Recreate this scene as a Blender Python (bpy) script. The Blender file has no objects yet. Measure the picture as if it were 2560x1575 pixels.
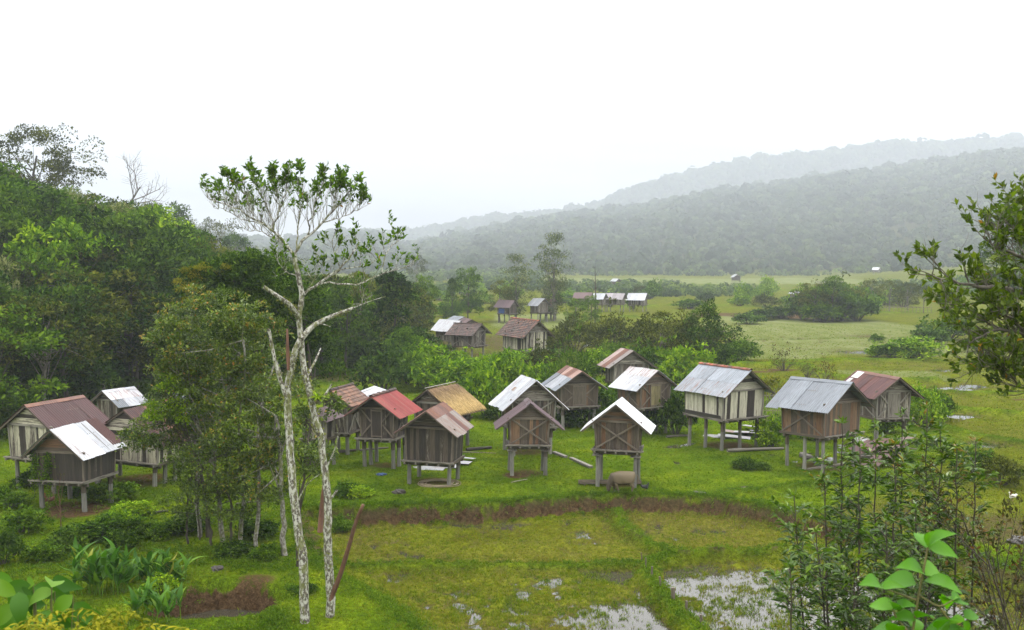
import bpy, math, random
import numpy as np
R = math.radians
S = bpy.context.scene
COL = S.collection
# ------------------------------------------------------------------ camera, sky, sun, exposure
F = 2489.0; HZ = 645.0; CAMZ = 11.3
PITCH = math.atan((787.5 - HZ) / F)
CP, SP = math.cos(PITCH), math.sin(PITCH)
cam = bpy.data.cameras.new('camera'); camo = bpy.data.objects.new('camera', cam); COL.objects.link(camo)
camo.location = (0, 0, CAMZ); camo.rotation_euler = (math.pi / 2 - PITCH, 0, 0)
cam.sensor_width = 36; cam.lens = 36 * F / 2560; cam.clip_start = 0.1; cam.clip_end = 9000
cam.dof.use_dof = True; cam.dof.focus_distance = 48; cam.dof.aperture_fstop = 5.6
S.camera = camo
SUN_EL, SUN_AZ = R(62), R(20)          # azimuth measured from +Y towards +X
W = bpy.data.worlds.new('World'); S.world = W; W.use_nodes = True
nt = W.node_tree; nt.nodes.clear()
def N(t, kind, **kw):
    n = t.nodes.new(kind)
    for k, v in kw.items():
        if k in n.inputs.keys() if hasattr(n.inputs, 'keys') else False: n.inputs[k].default_value = v
        else: setattr(n, k, v)
    return n
def ramp(t, stops, fac=None, interp='LINEAR'):
    r = t.nodes.new('ShaderNodeValToRGB'); e = r.color_ramp.elements; r.color_ramp.interpolation = interp
    while len(e) < len(stops): e.new(0.5)
    for i, (p, c) in enumerate(stops):
        e[i].position = p; e[i].color = (c[0], c[1], c[2], 1) if not isinstance(c, (int, float)) else (c, c, c, 1)
    if fac is not None: t.links.new(fac, r.inputs[0])
    return r
sky = nt.nodes.new('ShaderNodeTexSky'); sky.sky_type = 'NISHITA'; sky.sun_disc = False
sky.sun_elevation = SUN_EL; sky.sun_rotation = SUN_AZ; sky.air_density = 1.2; sky.dust_density = 4
tc = nt.nodes.new('ShaderNodeTexCoord'); sep = nt.nodes.new('ShaderNodeSeparateXYZ')
nt.links.new(tc.outputs['Generated'], sep.inputs[0])
# overcast: cloud brightness rises from the horizon towards the zenith, broken by soft cloud noise
cl = ramp(nt, [(0.0, (4.4, 4.5, 4.9)), (0.06, (5.0, 5.1, 5.5)), (0.10, (6.6, 6.7, 7.1)), (0.14, (9.6, 9.7, 10.0)), (0.2, (18, 18, 18.3)), (0.42, (27, 27, 27.3)), (0.7, (42, 42, 42)), (1.0, (47, 47, 47))], sep.outputs['Z'])
nz = nt.nodes.new('ShaderNodeTexNoise'); nz.inputs['Scale'].default_value = 3; nz.inputs['Detail'].default_value = 4
mp = nt.nodes.new('ShaderNodeMapping'); mp.inputs['Scale'].default_value = (1, 1, 7)
nt.links.new(tc.outputs['Generated'], mp.inputs[0]); nt.links.new(mp.outputs[0], nz.inputs['Vector'])
nr = ramp(nt, [(0.32, 0.74), (0.68, 1.18)], nz.outputs[0])
mu = nt.nodes.new('ShaderNodeMix'); mu.data_type = 'RGBA'; mu.blend_type = 'MULTIPLY'; mu.inputs[0].default_value = 1
nt.links.new(cl.outputs[0], mu.inputs[6]); nt.links.new(nr.outputs[0], mu.inputs[7])
mx = nt.nodes.new('ShaderNodeMix'); mx.data_type = 'RGBA'; mx.inputs[0].default_value = 0.93
nt.links.new(sky.outputs[0], mx.inputs[6]); nt.links.new(mu.outputs[2], mx.inputs[7])
bg = nt.nodes.new('ShaderNodeBackground'); bg.inputs[1].default_value = 0.1
nt.links.new(mx.outputs[2], bg.inputs[0])
wo = nt.nodes.new('ShaderNodeOutputWorld'); nt.links.new(bg.outputs[0], wo.inputs[0])
sun = bpy.data.lights.new('sun', 'SUN'); sun.energy = 1.5; sun.angle = R(18); sun.color = (1, 0.96, 0.9)
suno = bpy.data.objects.new('sun', sun); COL.objects.link(suno); suno.location = (0, 0, 300)
suno.rotation_euler = (-(math.pi / 2 - SUN_EL), 0, -SUN_AZ)
S.view_settings.view_transform = 'Standard'; S.view_settings.look = 'None'
S.view_settings.exposure = 0.06; S.view_settings.gamma = 1.0; S.view_settings.use_curve_mapping = False
S.render.engine = 'CYCLES'
cy = S.cycles
cy.use_denoising = True
try: cy.denoiser = 'OPENIMAGEDENOISE'
except Exception: pass
cy.max_bounces = 6; cy.diffuse_bounces = 2; cy.glossy_bounces = 2; cy.transmission_bounces = 3; cy.volume_bounces = 2
cy.caustics_reflective = False; cy.caustics_refractive = False; cy.sample_clamp_indirect = 6
cy.use_adaptive_sampling = False

# ------------------------------------------------------------------ pixel helpers (photo pixels -> points in the place)
def ray(px, py):
    a = (px - 1280) / F; v = (787.5 - py) / F
    return a, CP + v * SP, -SP + v * CP
def G(px, py, z=0.0):                     # where the sight line meets the level z
    a, b, c = ray(px, py); t = (z - CAMZ) / c
    return a * t, b * t
def at(px, py, Y):                        # the point at depth Y
    a, b, c = ray(px, py); t = Y / b
    return np.array((a * t, Y, CAMZ + c * t))
def proj(x, y, z):
    z = z - CAMZ; d = y * CP - z * SP; u = y * SP + z * CP
    return 1280 + F * x / d, 787.5 - F * u / d
# ------------------------------------------------------------------ noise
def _h(ix, iy, s):
    n = (ix.astype(np.int64) * 374761393 + iy.astype(np.int64) * 668265263 + s * 974711) & 0x7fffffff
    n = ((n ^ (n >> 13)) * 1274126177) & 0x7fffffff
    return ((n ^ (n >> 16)) & 0xffff) / 65535.0
def vn(x, y, s=0):
    x = np.asarray(x, float); y = np.asarray(y, float)
    ix = np.floor(x); iy = np.floor(y); fx = x - ix; fy = y - iy
    fx = fx * fx * (3 - 2 * fx); fy = fy * fy * (3 - 2 * fy)
    a = _h(ix, iy, s); b = _h(ix + 1, iy, s); c = _h(ix, iy + 1, s); d = _h(ix + 1, iy + 1, s)
    return (a + (b - a) * fx) * (1 - fy) + (c + (d - c) * fx) * fy - 0.5
def fbm(x, y, s=0, o=3):
    r = 0; a = 1
    for k in range(o): r = r + a * vn(x * 2 ** k, y * 2 ** k, s + k * 7); a *= .5
    return r
def sst(a, b, x):
    t = np.clip((x - a) / (b - a), 0, 1); return t * t * (3 - 2 * t)
def pdist(x, y, pl):
    d = np.full(np.shape(x), 1e9)
    for (ax, ay), (bx, by) in zip(pl[:-1], pl[1:]):
        vx, vy = bx - ax, by - ay; L = vx * vx + vy * vy + 1e-9
        t = np.clip(((x - ax) * vx + (y - ay) * vy) / L, 0, 1)
        d = np.minimum(d, np.hypot(x - ax - t * vx, y - ay - t * vy))
    return d
def inside(x, y, pg):
    r = np.zeros(np.shape(x), bool); n = len(pg)
    for i in range(n):
        (ax, ay), (bx, by) = pg[i], pg[(i + 1) % n]
        if ay == by: continue
        c = ((ay > y) != (by > y)) & (x < (bx - ax) * (y - ay) / (by - ay) + ax)
        r ^= c
    return r
# ------------------------------------------------------------------ terrain
def plan(l, z): return [G(a, b, z) for a, b in l]
BANK = plan([(735, 1272), (850, 1268), (1000, 1262), (1200, 1258), (1330, 1248), (1450, 1238), (1560, 1233), (1700, 1237), (1800, 1242), (1880, 1256),
             (1960, 1276), (2060, 1300), (2200, 1335), (2330, 1362), (2560, 1425), (2900, 1500), (3300, 1580)], 0)
LEFT = plan([(735, 1272), (742, 1300), (735, 1350), (775, 1420), (860, 1490), (1000, 1570), (1080, 1640), (1150, 1720)], -.6)
PADDY = BANK + [(30, 24), (0, 24)] + LEFT[::-1]
BUNDS = [(plan(l, -.7), h, w) for l, h, w in [
    ([(1545, 1285), (1552, 1320), (1600, 1352), (1660, 1385), (1700, 1393), (1800, 1387), (1990, 1380), (2200, 1390)], .44, .36),
    ([(1690, 1393), (1625, 1410), (1620, 1440), (1655, 1490), (1700, 1540), (1750, 1590), (1800, 1650)], .34, .42),
    ([(780, 1414), (1100, 1413), (1350, 1411), (1630, 1406)], .22, .3),
    ([(775, 1440), (860, 1500), (940, 1530), (1010, 1580), (1060, 1640)], .34, .5)]]
FBUNDS = [(plan(l, 0), h, w) for l, h, w in [
    ([(1860, 800), (2010, 786), (2320, 780)], .5, 1.6), ([(1930, 908), (2100, 902), (2350, 905)], .35, .7), ([(1790, 930), (1860, 915), (2010, 918), (2060, 945), (2200, 960), (2330, 955)], .5, .8),
    ([(2150, 1005), (2300, 1015), (2560, 1040)], .3, .5), ([(2330, 1062), (2420, 1090), (2600, 1120)], .3, .5), ([(2250, 975), (2420, 985), (2600, 990)], .3, .5),
    ([(1380, 815), (1600, 830), (1800, 850)], .4, .9), ([(1400, 790), (1600, 795), (1760, 800), (1990, 775)], .5, 1.2), ([(1550, 770), (1700, 765), (1900, 770)], .5, 1.3),
    ([(1120, 800), (1250, 795), (1400, 800)], .4, 1.), ([(1880, 855), (2100, 850), (2380, 852)], .25, .6), ([(1850, 1240), (1950, 1225), (2150, 1215), (2400, 1205)], .25, .4),
    ([(2250, 1150), (2400, 1165), (2600, 1200)], .25, .4), ([(1400, 712), (1700, 712), (2100, 716)], .5, 3.), ([(1500, 722), (1800, 724), (2000, 727)], .5, 3.), ([(1450, 699), (1900, 700), (2200, 706)], .4, 4.)]]
PATHS = [plan(l, 0) for l in ([(1720, 1160), (1800, 1172), (1890, 1190), (1990, 1185)], [(1330, 1190), (1420, 1170), (1520, 1155), (1640, 1140), (1760, 1120)], [(760, 1195), (900, 1175), (1020, 1150), (1180, 1110)], [(120, 1290), (260, 1240), (420, 1200), (560, 1180)])]
WL1, WL2 = -.922, -.058                    # water levels of the lower and of the right-hand paddies
def spots(l, z): return [(*G(a, b, z), r, d) for a, b, r, d in l]
SP1 = spots([(1455, 1345, .9, .12), (1760, 1470, 2.6, .075), (1850, 1560, 3.2, .08), (1820, 1425, 1.4, .07), (1710, 1415, 1.0, .06), (1930, 1480, 2.2, .07), (2000, 1560, 2.4, .07),
             (1505, 1430, 1.0, .2), (1170, 1300, 1.6, .16), (1260, 1312, .7, .1), (790, 1316, 1.6, .17), (870, 1290, 1., .12), (1640, 1565, 1.5, .12), (1570, 1530, 1.2, .09), (1320, 1470, 1.2, .06), (1100, 1500, 1.6, .07),
             (960, 1440, .9, .08), (1020, 1390, .6, .08), (1460, 1540, 1.4, .07), (1250, 1560, 1.6, .06), (1620, 1390, .4, .09), (1380, 1455, .8, .08), (1630, 1320, .7, .07), (1780, 1330, .9, .06), (1700, 1460, 1.2, .1), (1550, 1575, 1.5, .08), (2150, 1500, 2.5, .1), (2380, 1530, 2.5, .1)], -.9)
SP2 = spots([(2440, 1330, 2.6, .16), (2540, 1335, 2.2, .16), (1990, 1258, 1.3, .13), (1910, 1250, .9, .1), (2080, 1262, 1., .1), (2385, 973, 1.6, .2), (2300, 985, 1.2, .14), (2400, 1040, 1.3, .12), (2460, 1110, 1.2, .13), (2380, 1090, .9, .1),
             (2230, 1000, 1, .1), (2440, 965, 1.3, .13), (2350, 925, 1.4, .1), (2300, 1270, 1.2, .12), (2210, 1290, .8, .1), (2150, 880, 3.2, .1), (2000, 850, 3., .08), (2150, 840, 3., .08), (2050, 815, 3.5, .06), (2200, 820, 3, .06), (1430, 800, 2, .06)], 0)
HP = {'A1': (-19.89, 44.989, -0.286, 1.659, 1.477, 3.749, 2.452, 1.328, 1.041, 1.356), 'A2': (-22.534, 48.874, -0.435, 1.938, 1.726, 4.261, 2.977, 1.446, 1.49, 1.622), 'A3': (-23.397, 58.711, -0.428, 1.285, 1.231, 3.561, 2.673, 0.685, 0.831, 1.587), 'A4': (-19.015, 49.922, -0.337, 2.468, 1.032, 3.799, 2.165, 2.004, 0.887, 1.226), 'A5': (-18.146, 55.252, 0.595, 1.472, 2.326, 3.467, 2.407, 0.788, 1.937, 1.257), 'B1': (-9.872, 57.622, -0.291, 1.266, 1.461, 3.812, 2.889, 0.719, 0.702, 1.263), 'B2': (-10.508, 53.955, -0.348, 1.15, 1.0, 3.143, 2.615, 0.289, 0.208, 1.573), 'C': (-6.954, 53.956, -0.316, 1.635, 1.51, 3.981, 2.875, 0.998, 0.871, 1.634), 'D0': (-8.525, 62.227, 0.273, 1.0, 1.425, 3.11, 2.737, -0.084, 1.025, 1.628), 'E': (-4.098, 59.21, -0.545, 1.972, 1.549, 3.678, 2.33, 1.096, 1.297, 1.687), 'F': (-3.964, 49.951, -0.22, 1.663, 1.522, 3.869, 2.656, 1.22, 0.946, 1.232), 'G': (0.891, 57.374, 0.276, 1.947, 1.536, 4.336, 2.664, 1.274, 1.11, 1.584), 'H': (0.81, 52.025, 0.071, 1.771, 0.987, 3.816, 2.479, 0.989, 0.698, 1.591), 'I': (4.157, 66.515, 0.256, 1.838, 1.649, 3.894, 2.652, 1.277, 1.144, 1.482), 'J': (9.017, 78.175, 0.272, 2.038, 1.317, 4.153, 2.789, 1.438, 0.917, 1.661), 'K': (8.512, 63.85, 0.593, 1.817, 1.364, 4.18, 2.983, 1.248, 1.087, 1.807), 'L': (5.309, 49.424, -0.222, 1.707, 1.3, 4.209, 2.83, 1.094, 0.8, 1.85), 'M': (12.74, 59.633, 0.6, 2.129, 2.087, 4.777, 3.303, 1.706, 1.541, 1.886), 'N': (16.772, 53.67, 0.652, 2.222, 1.943, 4.715, 3.212, 1.583, 1.34, 1.877), 'O': (22.296, 60.465, 0.255, 1.711, 2.145, 4.226, 2.987, 1.126, 1.591, 1.722), 'P': (1.275, 103.93, 0.63, 2.092, 2.458, 4.929, 3.221, 1.307, 2.047, 1.854), 'Q': (-4.874, 112.056, 0.876, 1.675, 2.146, 3.916, 2.72, 1.088, 1.589, 1.453), 'R': (-7.356, 118.828, 0.853, 1.644, 1.769, 3.972, 2.736, 1.044, 1.369, 1.627), 'S': (-5.926, 133.133, 0.289, 1.3, 1.975, 3.36, 2.708, 0.348, 1.575, 1.609), 'T': (-7.379, 138.705, 0.448, 1.3, 1.912, 3.294, 2.704, 0.226, 1.512, 1.607), 'U': (-0.898, 171.791, 0.998, 1.698, 1.649, 3.928, 2.719, 1.078, 1.26, 1.627), 'V1': (4.791, 175.523, 0.749, 1.809, 1.446, 4.138, 2.814, 1.262, 0.997, 1.642), 'V2': (6.55, 179.851, 1.123, 1.741, 1.466, 3.947, 2.733, 1.202, 1.22, 1.376), 'W1': (15.178, 210.646, 1.219, 1.754, 1.974, 4.01, 2.773, 1.154, 1.574, 1.651), 'W2': (18.303, 206.768, 1.133, 1.694, 1.342, 3.915, 2.721, 1.094, 0.942, 1.617), 'W3': (21.755, 209.276, 1.134, 1.756, 2.112, 3.9, 2.665, 1.159, 1.7, 1.643), 'W4': (26.797, 211.542, 1.148, 1.956, 2.066, 3.854, 2.441, 1.355, 1.665, 1.376), 'X1': (38.679, 369.641, 0.448, 1.403, 2.105, 3.645, 2.66, 0.8, 1.706, 1.618), 'X2': (98.651, 438.971, 0.116, 1.948, 2.2, 4.252, 2.849, 1.368, 1.802, 1.69), 'X4': (204.74, 560, 0.9, 1.97, 1.91, 4.24, 2.81, 1.37, 1.5, 1.67), 'X6': (66.978, 234.636, 0.244, 1.2, 2.025, 3.263, 2.718, 0.175, 1.625, 1.616)}
XL = ([20, 40, 63, 79, 98, 130, 180, 245, 300, 400, 520], [-40, -38, -32.5, -29, -18, -13, -18, -24, -36, -60, -90])
XS = ([50, 66, 80, 130, 200, 250, 330], [.1, .2, .27, .22, .125, .04, 0])
def crest(pts, u, D, t): 
    px = 1280 + F * u; yp = np.interp(px, [p[0] for p in pts], [p[1] for p in pts]); return np.maximum(CAMZ + (HZ - yp) / F * D - t, 0)
R1 = [(-600, 590), (200, 585), (450, 566), (560, 580), (700, 592), (830, 572), (940, 574), (1000, 600), (1150, 578), (1300, 546), (1400, 530), (1560, 515), (1700, 492), (1900, 467), (2050, 442), (2200, 427), (2450, 397), (2800, 380)]
R2 = [(-600, 640), (800, 600), (930, 566), (1050, 562), (1200, 530), (1400, 512), (1480, 497), (1560, 462), (1700, 422), (1850, 387), (2000, 373), (2200, 347), (2400, 346), (2800, 352)]
Y1, Y2 = 2000., 2560.
def zones(x, y):
    """height plus ground zone weights"""
    x = np.asarray(x, float); y = np.asarray(y, float)
    h = .10 * fbm(x * .25, y * .25, 3) + .05 * fbm(x * 1.3, y * 1.3, 5)
    far = sst(70, 160, y); h = h * (1 - .3 * far) + far * .5 * fbm(x * .03, y * .03, 9, 2)
    # left forest hill
    xl = np.interp(y, *XL); sl = np.interp(y, *XS)
    d = np.clip(xl - x, 0, 95); hill = sl * d * sst(0, 12, d)
    h = h + hill
    # valley sides and ridges
    u = x / np.maximum(y, 1)
    bump = 1 + .10 * fbm(x * .006, y * .006, 21, 3)
    c1 = crest(R1, u, Y1, 20); c2 = crest(R2, u, Y2, 29)
    m1 = c1 * np.where(y < Y1, sst(610, Y1, y) ** .9 * np.where(y < 1950, bump, 1), 1 - .5 * sst(Y1, 2300, y))
    m2 = c2 * np.where(y < Y2, sst(2130, Y2, y), 1 - .3 * sst(Y2, 3300, y))
    h = h + np.maximum(m1, m2)
    h = h + 3.5 * sst(.30, .42, u) * sst(380, 560, y) + 9 * sst(.42, .5, u) * sst(300, 420, y)
    # hillside the camera stands on
    cs = sst(32, 20, y); slope = -.9 + 9.3 * np.clip((27 - y) / 27, 0, 1.6) ** 1.1
    soil = np.zeros(x.shape); pad = np.zeros(x.shape); wet = np.zeros(x.shape)
    near = (y < 62) & (y > 15)
    xn, yn = x[near], y[near]
    if xn.size:
        hn = h[near]
        ins = inside(xn, yn, PADDY)
        wob = .35 * fbm(xn * .9, yn * .9, 31) + .25 * fbm(xn * .3, yn * .3, 33) + .16 * fbm(xn * 3.2, yn * 3.2, 35, 2)
        db = pdist(xn, yn, BANK) * np.where(ins, 1, -1) + wob
        dl = pdist(xn, yn, LEFT) * np.where(ins, 1, -1) + wob
        bw = np.interp(xn, [-12, 14, 17, 30], [.45, .45, .8, .9])
        tb = sst(-.05, 1, db / bw) * ins
        tl = sst(-.3, 1, dl / 2.2)
        outl = (dl < 0) & (xn < BANK[0][0] + .5)
        t = np.where(ins, np.minimum(tb, tl), 0)
        low = -.838 + .05 * fbm(xn * 1.1, yn * 1.1, 41) + .12 * vn(xn * 2.4, yn * 1.6, 43) + .09 * vn(xn * 5.5, yn * 3.6, 45) + .04 * vn(xn * 11, yn * 8, 47)
        for sx, sy, r, dd in SP1: low = low - dd * np.exp(-((xn - sx) ** 2 + (yn - sy) ** 2) / (r * r))
        bundw = np.zeros(xn.shape)
        for pl, hh, w in BUNDS:
            dd = pdist(xn, yn, pl) + .12 * fbm(xn * 1.5, yn * 1.5, 51)
            b = hh * (1 + .5 * fbm(xn * 1.2, yn * 1.2, 53)) * np.exp(-(np.maximum(dd, 0) / w) ** 4); low = np.where(b > .02, np.maximum(low, -.87 + b), low); bundw = np.maximum(bundw, np.exp(-(dd / w) ** 2))
        hn = hn * (1 - t) + low * t
        # the bank lip: a slight overhanging grass shoulder, then bare soil
        soil[near] = np.where(ins, sst(.10, .32, t) * sst(1.0, .82, t) * (np.abs(dl) > 2.0) * np.interp(xn, [-20, -6, 0, 9, 13, 16, 40], [.8, .8, .95, 1.05, .8, .22, .15]) * (1 + .9 * fbm(xn * .9, yn * .4, 37)), 0)
        pad[near] = t * (1 - bundw); 
        # pit with a brown bank at lower left
        ax, ay = G(535, 1606, -1.5)
        dp = np.hypot((xn - ax) / 1.9, (yn - ay) / 1.35) + .3 * fbm(xn * .8, yn * .8, 61)
        tp = sst(1.35, .8, dp)
        hn = hn * (1 - tp) - 1.75 * tp
        soil[near] = np.maximum(soil[near], sst(.1, .35, tp))
        for (a, b, r, k) in [(590, 1480, 1.1, .9), (500, 1475, .8, .7), (640, 1450, .9, .6), (190, 1275, 1.6, .9), (570, 1330, 1.6, .45), (700, 1390, 1., .4), (1290, 1187, .9, .7), (1840, 1115, 1.6, .6), (2050, 1165, 1.2, .6), (1430, 1078, 1., .5), (1150, 1205, .8, .3), (380, 1192, 1., .6), (760, 1170, 1.1, .3)]:
            gx, gy = G(a, b, 0); soil[near] = np.maximum(soil[near], k * np.exp(-(((xn - gx) ** 2 + (yn - gy) ** 2) / r ** 2) ** 2))
        for q in ('A1', 'A4', 'C', 'F', 'G', 'H', 'I', 'K', 'L', 'M', 'N'):
            soil[near] = np.maximum(soil[near], .55 * np.exp(-(((xn - HP[q][0]) ** 2 + (yn - HP[q][1]) ** 2) / (HP[q][7] * 1.15) ** 2) ** 2))
        for pth in PATHS: soil[near] = np.maximum(soil[near], .42 * np.exp(-(pdist(xn, yn, pth) / .28) ** 2) * (t < .1))
        h[near] = hn
    # right-hand paddies a little under the village level
    rp = sst(0, 3, x - np.interp(y, [40, 50, 62, 75, 110, 150], [9, 19, 27, 26, 20, 24])) * sst(38, 42, y) * sst(190, 150, y) * (1 - pad)
    lowr = .01 + .06 * fbm(x * .8, y * .8, 71) + .06 * fbm(x * 2.6, y * 2.6, 73, 2)
    for sx, sy, r, dd in SP2: lowr = lowr - dd * np.exp(-((x - sx) ** 2 + (y - sy) ** 2) / (r * r))
    rq = rp * (h > -.3)
    h = h * (1 - rq) + lowr * rq
    pad = np.maximum(pad, rp * .8); pad = np.maximum(pad, far * .75 * (hill < .2))
    fl = np.zeros(x.shape)
    mid = (y > 40) & (y < 620)
    xm, ym = x[mid], y[mid]; hm = h[mid]
    for pl, hh, w in FBUNDS:
        dd = pdist(xm, ym, pl) + .3 * w * fbm(xm * .3, ym * .3, 81)
        e = np.exp(-(np.maximum(dd, 0) / w) ** 4); hm = hm + hh * e * (hm > -.4); fl[mid] = np.maximum(fl[mid], e)
    h[mid] = hm
    for (a, b, r, k) in [(1950, 925, 2.4, .9), (1900, 930, 2., .8), (1480, 935, 2., .5), (2560, 1000, 2., .6)]:
        gx, gy = G(a, b, 0); soil = np.maximum(soil, k * np.exp(-(((x - gx) / r) ** 2 + ((y - gy) / 1.2) ** 2)))
    gx, gy = G(1890, 788, 0); soil = np.maximum(soil, .6 * sst(1, .6, np.abs(x - gx) / 17) * sst(1, .7, np.abs(y - gy) / 12))
    pad = pad * (1 - fl)
    h = h * (1 - cs) + np.where(y < 32, slope + .3 * fbm(x * .2, y * .2, 91), 0) * cs if True else h
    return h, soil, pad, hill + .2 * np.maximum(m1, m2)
def H(x, y): return float(zones(np.array([x], float), np.array([y], float))[0][0])
def Hs(x, y): return zones(x, y)[0]
# ------------------------------------------------------------------ mesh helpers
def mesh_np(name, V, Fq, mats, parent=None, attrs=None, smooth=False, midx=None):
    """one mesh object from numpy arrays; Fq is (M,k) or a list of such arrays"""
    V = np.asarray(V, np.float32); Fl = Fq if isinstance(Fq, list) else [Fq]
    Fl = [np.asarray(f, np.int32) for f in Fl if len(f)]
    me = bpy.data.meshes.new(name); me.vertices.add(len(V)); me.vertices.foreach_set('co', V.ravel())
    tot = sum(f.size for f in Fl); npoly = sum(len(f) for f in Fl)
    me.loops.add(tot); me.polygons.add(npoly)
    me.loops.foreach_set('vertex_index', np.concatenate([f.ravel() for f in Fl]))
    ls = []; o = 0
    for f in Fl:
        k = f.shape[1]; ls.append(o + np.arange(len(f)) * k); o += f.size
    me.polygons.foreach_set('loop_start', np.concatenate(ls).astype(np.int32))
    if midx is not None: me.polygons.foreach_set('material_index', np.asarray(midx, np.int32))
    me.polygons.foreach_set('use_smooth', np.full(npoly, smooth, bool))
    for k, a in (attrs or {}).items():
        a = np.asarray(a, np.float32)
        if a.ndim == 1: at_ = me.attributes.new(k, 'FLOAT', 'POINT'); at_.data.foreach_set('value', a)
        elif a.shape[1] == 3: at_ = me.attributes.new(k, 'FLOAT_VECTOR', 'POINT'); at_.data.foreach_set('vector', a.ravel())
        else: at_ = me.attributes.new(k, 'FLOAT_COLOR', 'POINT'); at_.data.foreach_set('color', a.ravel())
    me.update(calc_edges=True)
    for m in (mats if isinstance(mats, (list, tuple)) else [mats]): me.materials.append(m)
    ob = bpy.data.objects.new(name, me); COL.objects.link(ob)
    if parent is not None: ob.parent = parent
    return ob
class MB:
    """collects planks, tubes and sheets with their colour (rgb + peel/rust) and grain coordinates"""
    def __init__(s, seed=0): s.V = []; s.F3 = []; s.F4 = []; s.C = []; s.Gr = []; s.n = 0; s.r = random.Random(seed)
    def add(s, V, faces, col, g):
        V = np.asarray(V, float); k = len(V)
        s.V.append(V); s.C.append(np.tile(np.asarray(col, float), (k, 1)) if np.ndim(col) == 1 else np.asarray(col, float)); s.Gr.append(np.asarray(g, float))
        for f in faces: (s.F4 if len(f) == 4 else s.F3).append([i + s.n for i in f])
        s.n += k
    def addq(s, V, F4, col, g):
        k = len(V); s.V.append(V); s.C.append(np.tile(np.asarray(col, float), (k, 1)) if np.ndim(col) == 1 else col); s.Gr.append(g)
        s.F4 += (np.asarray(F4) + s.n).tolist(); s.n += k
    def plank(s, p0, p1, wd, w, t, col, taper=1.0, w1=None, nd=None):
        """a board from p0 to p1; wd = direction of its width; thickness t along the normal"""
        p0 = np.asarray(p0, float); p1 = np.asarray(p1, float); d = p1 - p0; L = np.linalg.norm(d); d = d / max(L, 1e-6)
        wd = np.asarray(wd, float); wd = wd - d * (wd @ d); wd /= np.linalg.norm(wd) + 1e-9; n = np.cross(d, wd)
        w1 = w if w1 is None else w1; V = []; g = []; sd = s.r.random()
        for (p, ww, l) in ((p0, w, 0), (p1, w1, L)):
            for a, b in ((-.5, -.5), (.5, -.5), (.5, .5), (-.5, .5)):
                V.append(p + wd * a * ww + n * b * t); g.append((l, a * ww + b * t * .5, sd))
        c = np.asarray(col, float)
        s.add(V, [(3, 2, 1, 0), (4, 5, 6, 7), (0, 1, 5, 4), (1, 2, 6, 5), (2, 3, 7, 6), (3, 0, 4, 7)], c if len(c) == 4 else (*c, 0), g)
    def box(s, c, size, col, ax=0):
        """axis box, grain along axis ax"""
        c = np.asarray(c, float); h = np.zeros(3); h[ax] = size[ax] / 2; wa = (ax + 1) % 3; ta = (ax + 2) % 3
        wd = np.zeros(3); wd[wa] = 1
        s.plank(c - h, c + h, wd, size[wa], size[ta], col)
    def tube(s, pts, rad, col, sides=7, cap=True):
        V, Fq, g = tube_np(np.asarray(pts, float), np.asarray(rad, float) * np.ones(len(pts)), sides); sd = s.r.random(); g[:, 2] = sd
        c = np.asarray(col, float); c = c if len(c) == 4 else np.array((*c, 0))
        b = s.n; s.addq(V, Fq, c, g)
        if cap:
            for k0 in (0, len(V) - sides):
                for i in range(1, sides - 1): s.F3.append([b + k0, b + k0 + i, b + k0 + i + 1])
    def build(s, name, mat, parent=None, smooth=False):
        if not s.n: return None
        fl = []
        if s.F4: fl.append(np.array(s.F4))
        if s.F3: fl.append(np.array(s.F3))
        return mesh_np(name, np.concatenate(s.V), fl, mat, parent, dict(col=np.concatenate(s.C), g=np.concatenate(s.Gr)), smooth)
def tube_np(P, rad, sides=6):
    n = len(P); T = np.gradient(P, axis=0); T /= np.linalg.norm(T, axis=1)[:, None] + 1e-9
    ref = np.array((0.31, 0.2, .93)) if abs(T[0, 2]) < .8 else np.array((1., .1, 0))
    A = np.cross(T, ref); A /= np.linalg.norm(A, axis=1)[:, None] + 1e-9; B = np.cross(T, A)
    a = np.arange(sides) * 2 * math.pi / sides
    V = (P[:, None] + rad[:, None, None] * (np.cos(a)[None, :, None] * A[:, None] + np.sin(a)[None, :, None] * B[:, None])).reshape(-1, 3)
    i = np.arange(n - 1)[:, None] * sides; j = np.arange(sides)[None]; j2 = (j + 1) % sides
    Fq = np.stack([i + j, i + j2, i + sides + j2, i + sides + j], -1).reshape(-1, 4)
    ln = np.concatenate([[0], np.cumsum(np.linalg.norm(np.diff(P, axis=0), axis=1))])
    g = np.stack([np.repeat(ln, sides), np.tile(a * .15, n), np.zeros(n * sides)], -1)
    return V, Fq, g
class Acc:
    """plain numpy accumulator with per-vertex value v"""
    def __init__(s): s.V = []; s.F = []; s.A = []; s.n = 0
    def add(s, V, Fq, v):
        s.V.append(V); s.F.append(np.asarray(Fq) + s.n); s.A.append(np.broadcast_to(v, (len(V),)).astype(float)); s.n += len(V)
    def build(s, name, mat, parent=None, smooth=False):
        ks = {}
        for f in s.F: ks.setdefault(f.shape[1], []).append(f)
        return mesh_np(name, np.concatenate(s.V), [np.concatenate(f) for f in ks.values()], mat, parent, dict(v=np.concatenate(s.A)), smooth)
def unit(a): return a / (np.linalg.norm(a, axis=-1, keepdims=True) + 1e-9)
def leaf_quads(P, D, U, L, Wd, bend=.15, fold=.12):
    """leaf faces: base, two mid points, tip"""
    D = unit(D); Sd = unit(np.cross(D, U)); U = np.cross(Sd, D); L = np.broadcast_to(L, (len(P),))[:, None]; Wd = np.broadcast_to(Wd, (len(P),))[:, None]
    V = np.stack([P, P + D * L * .5 + Sd * Wd * .5 + U * Wd * fold, P + D * L - U * L * bend, P + D * L * .5 - Sd * Wd * .5 + U * Wd * fold], 1).reshape(-1, 3)
    return V, np.arange(len(P) * 4).reshape(-1, 4)
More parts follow.
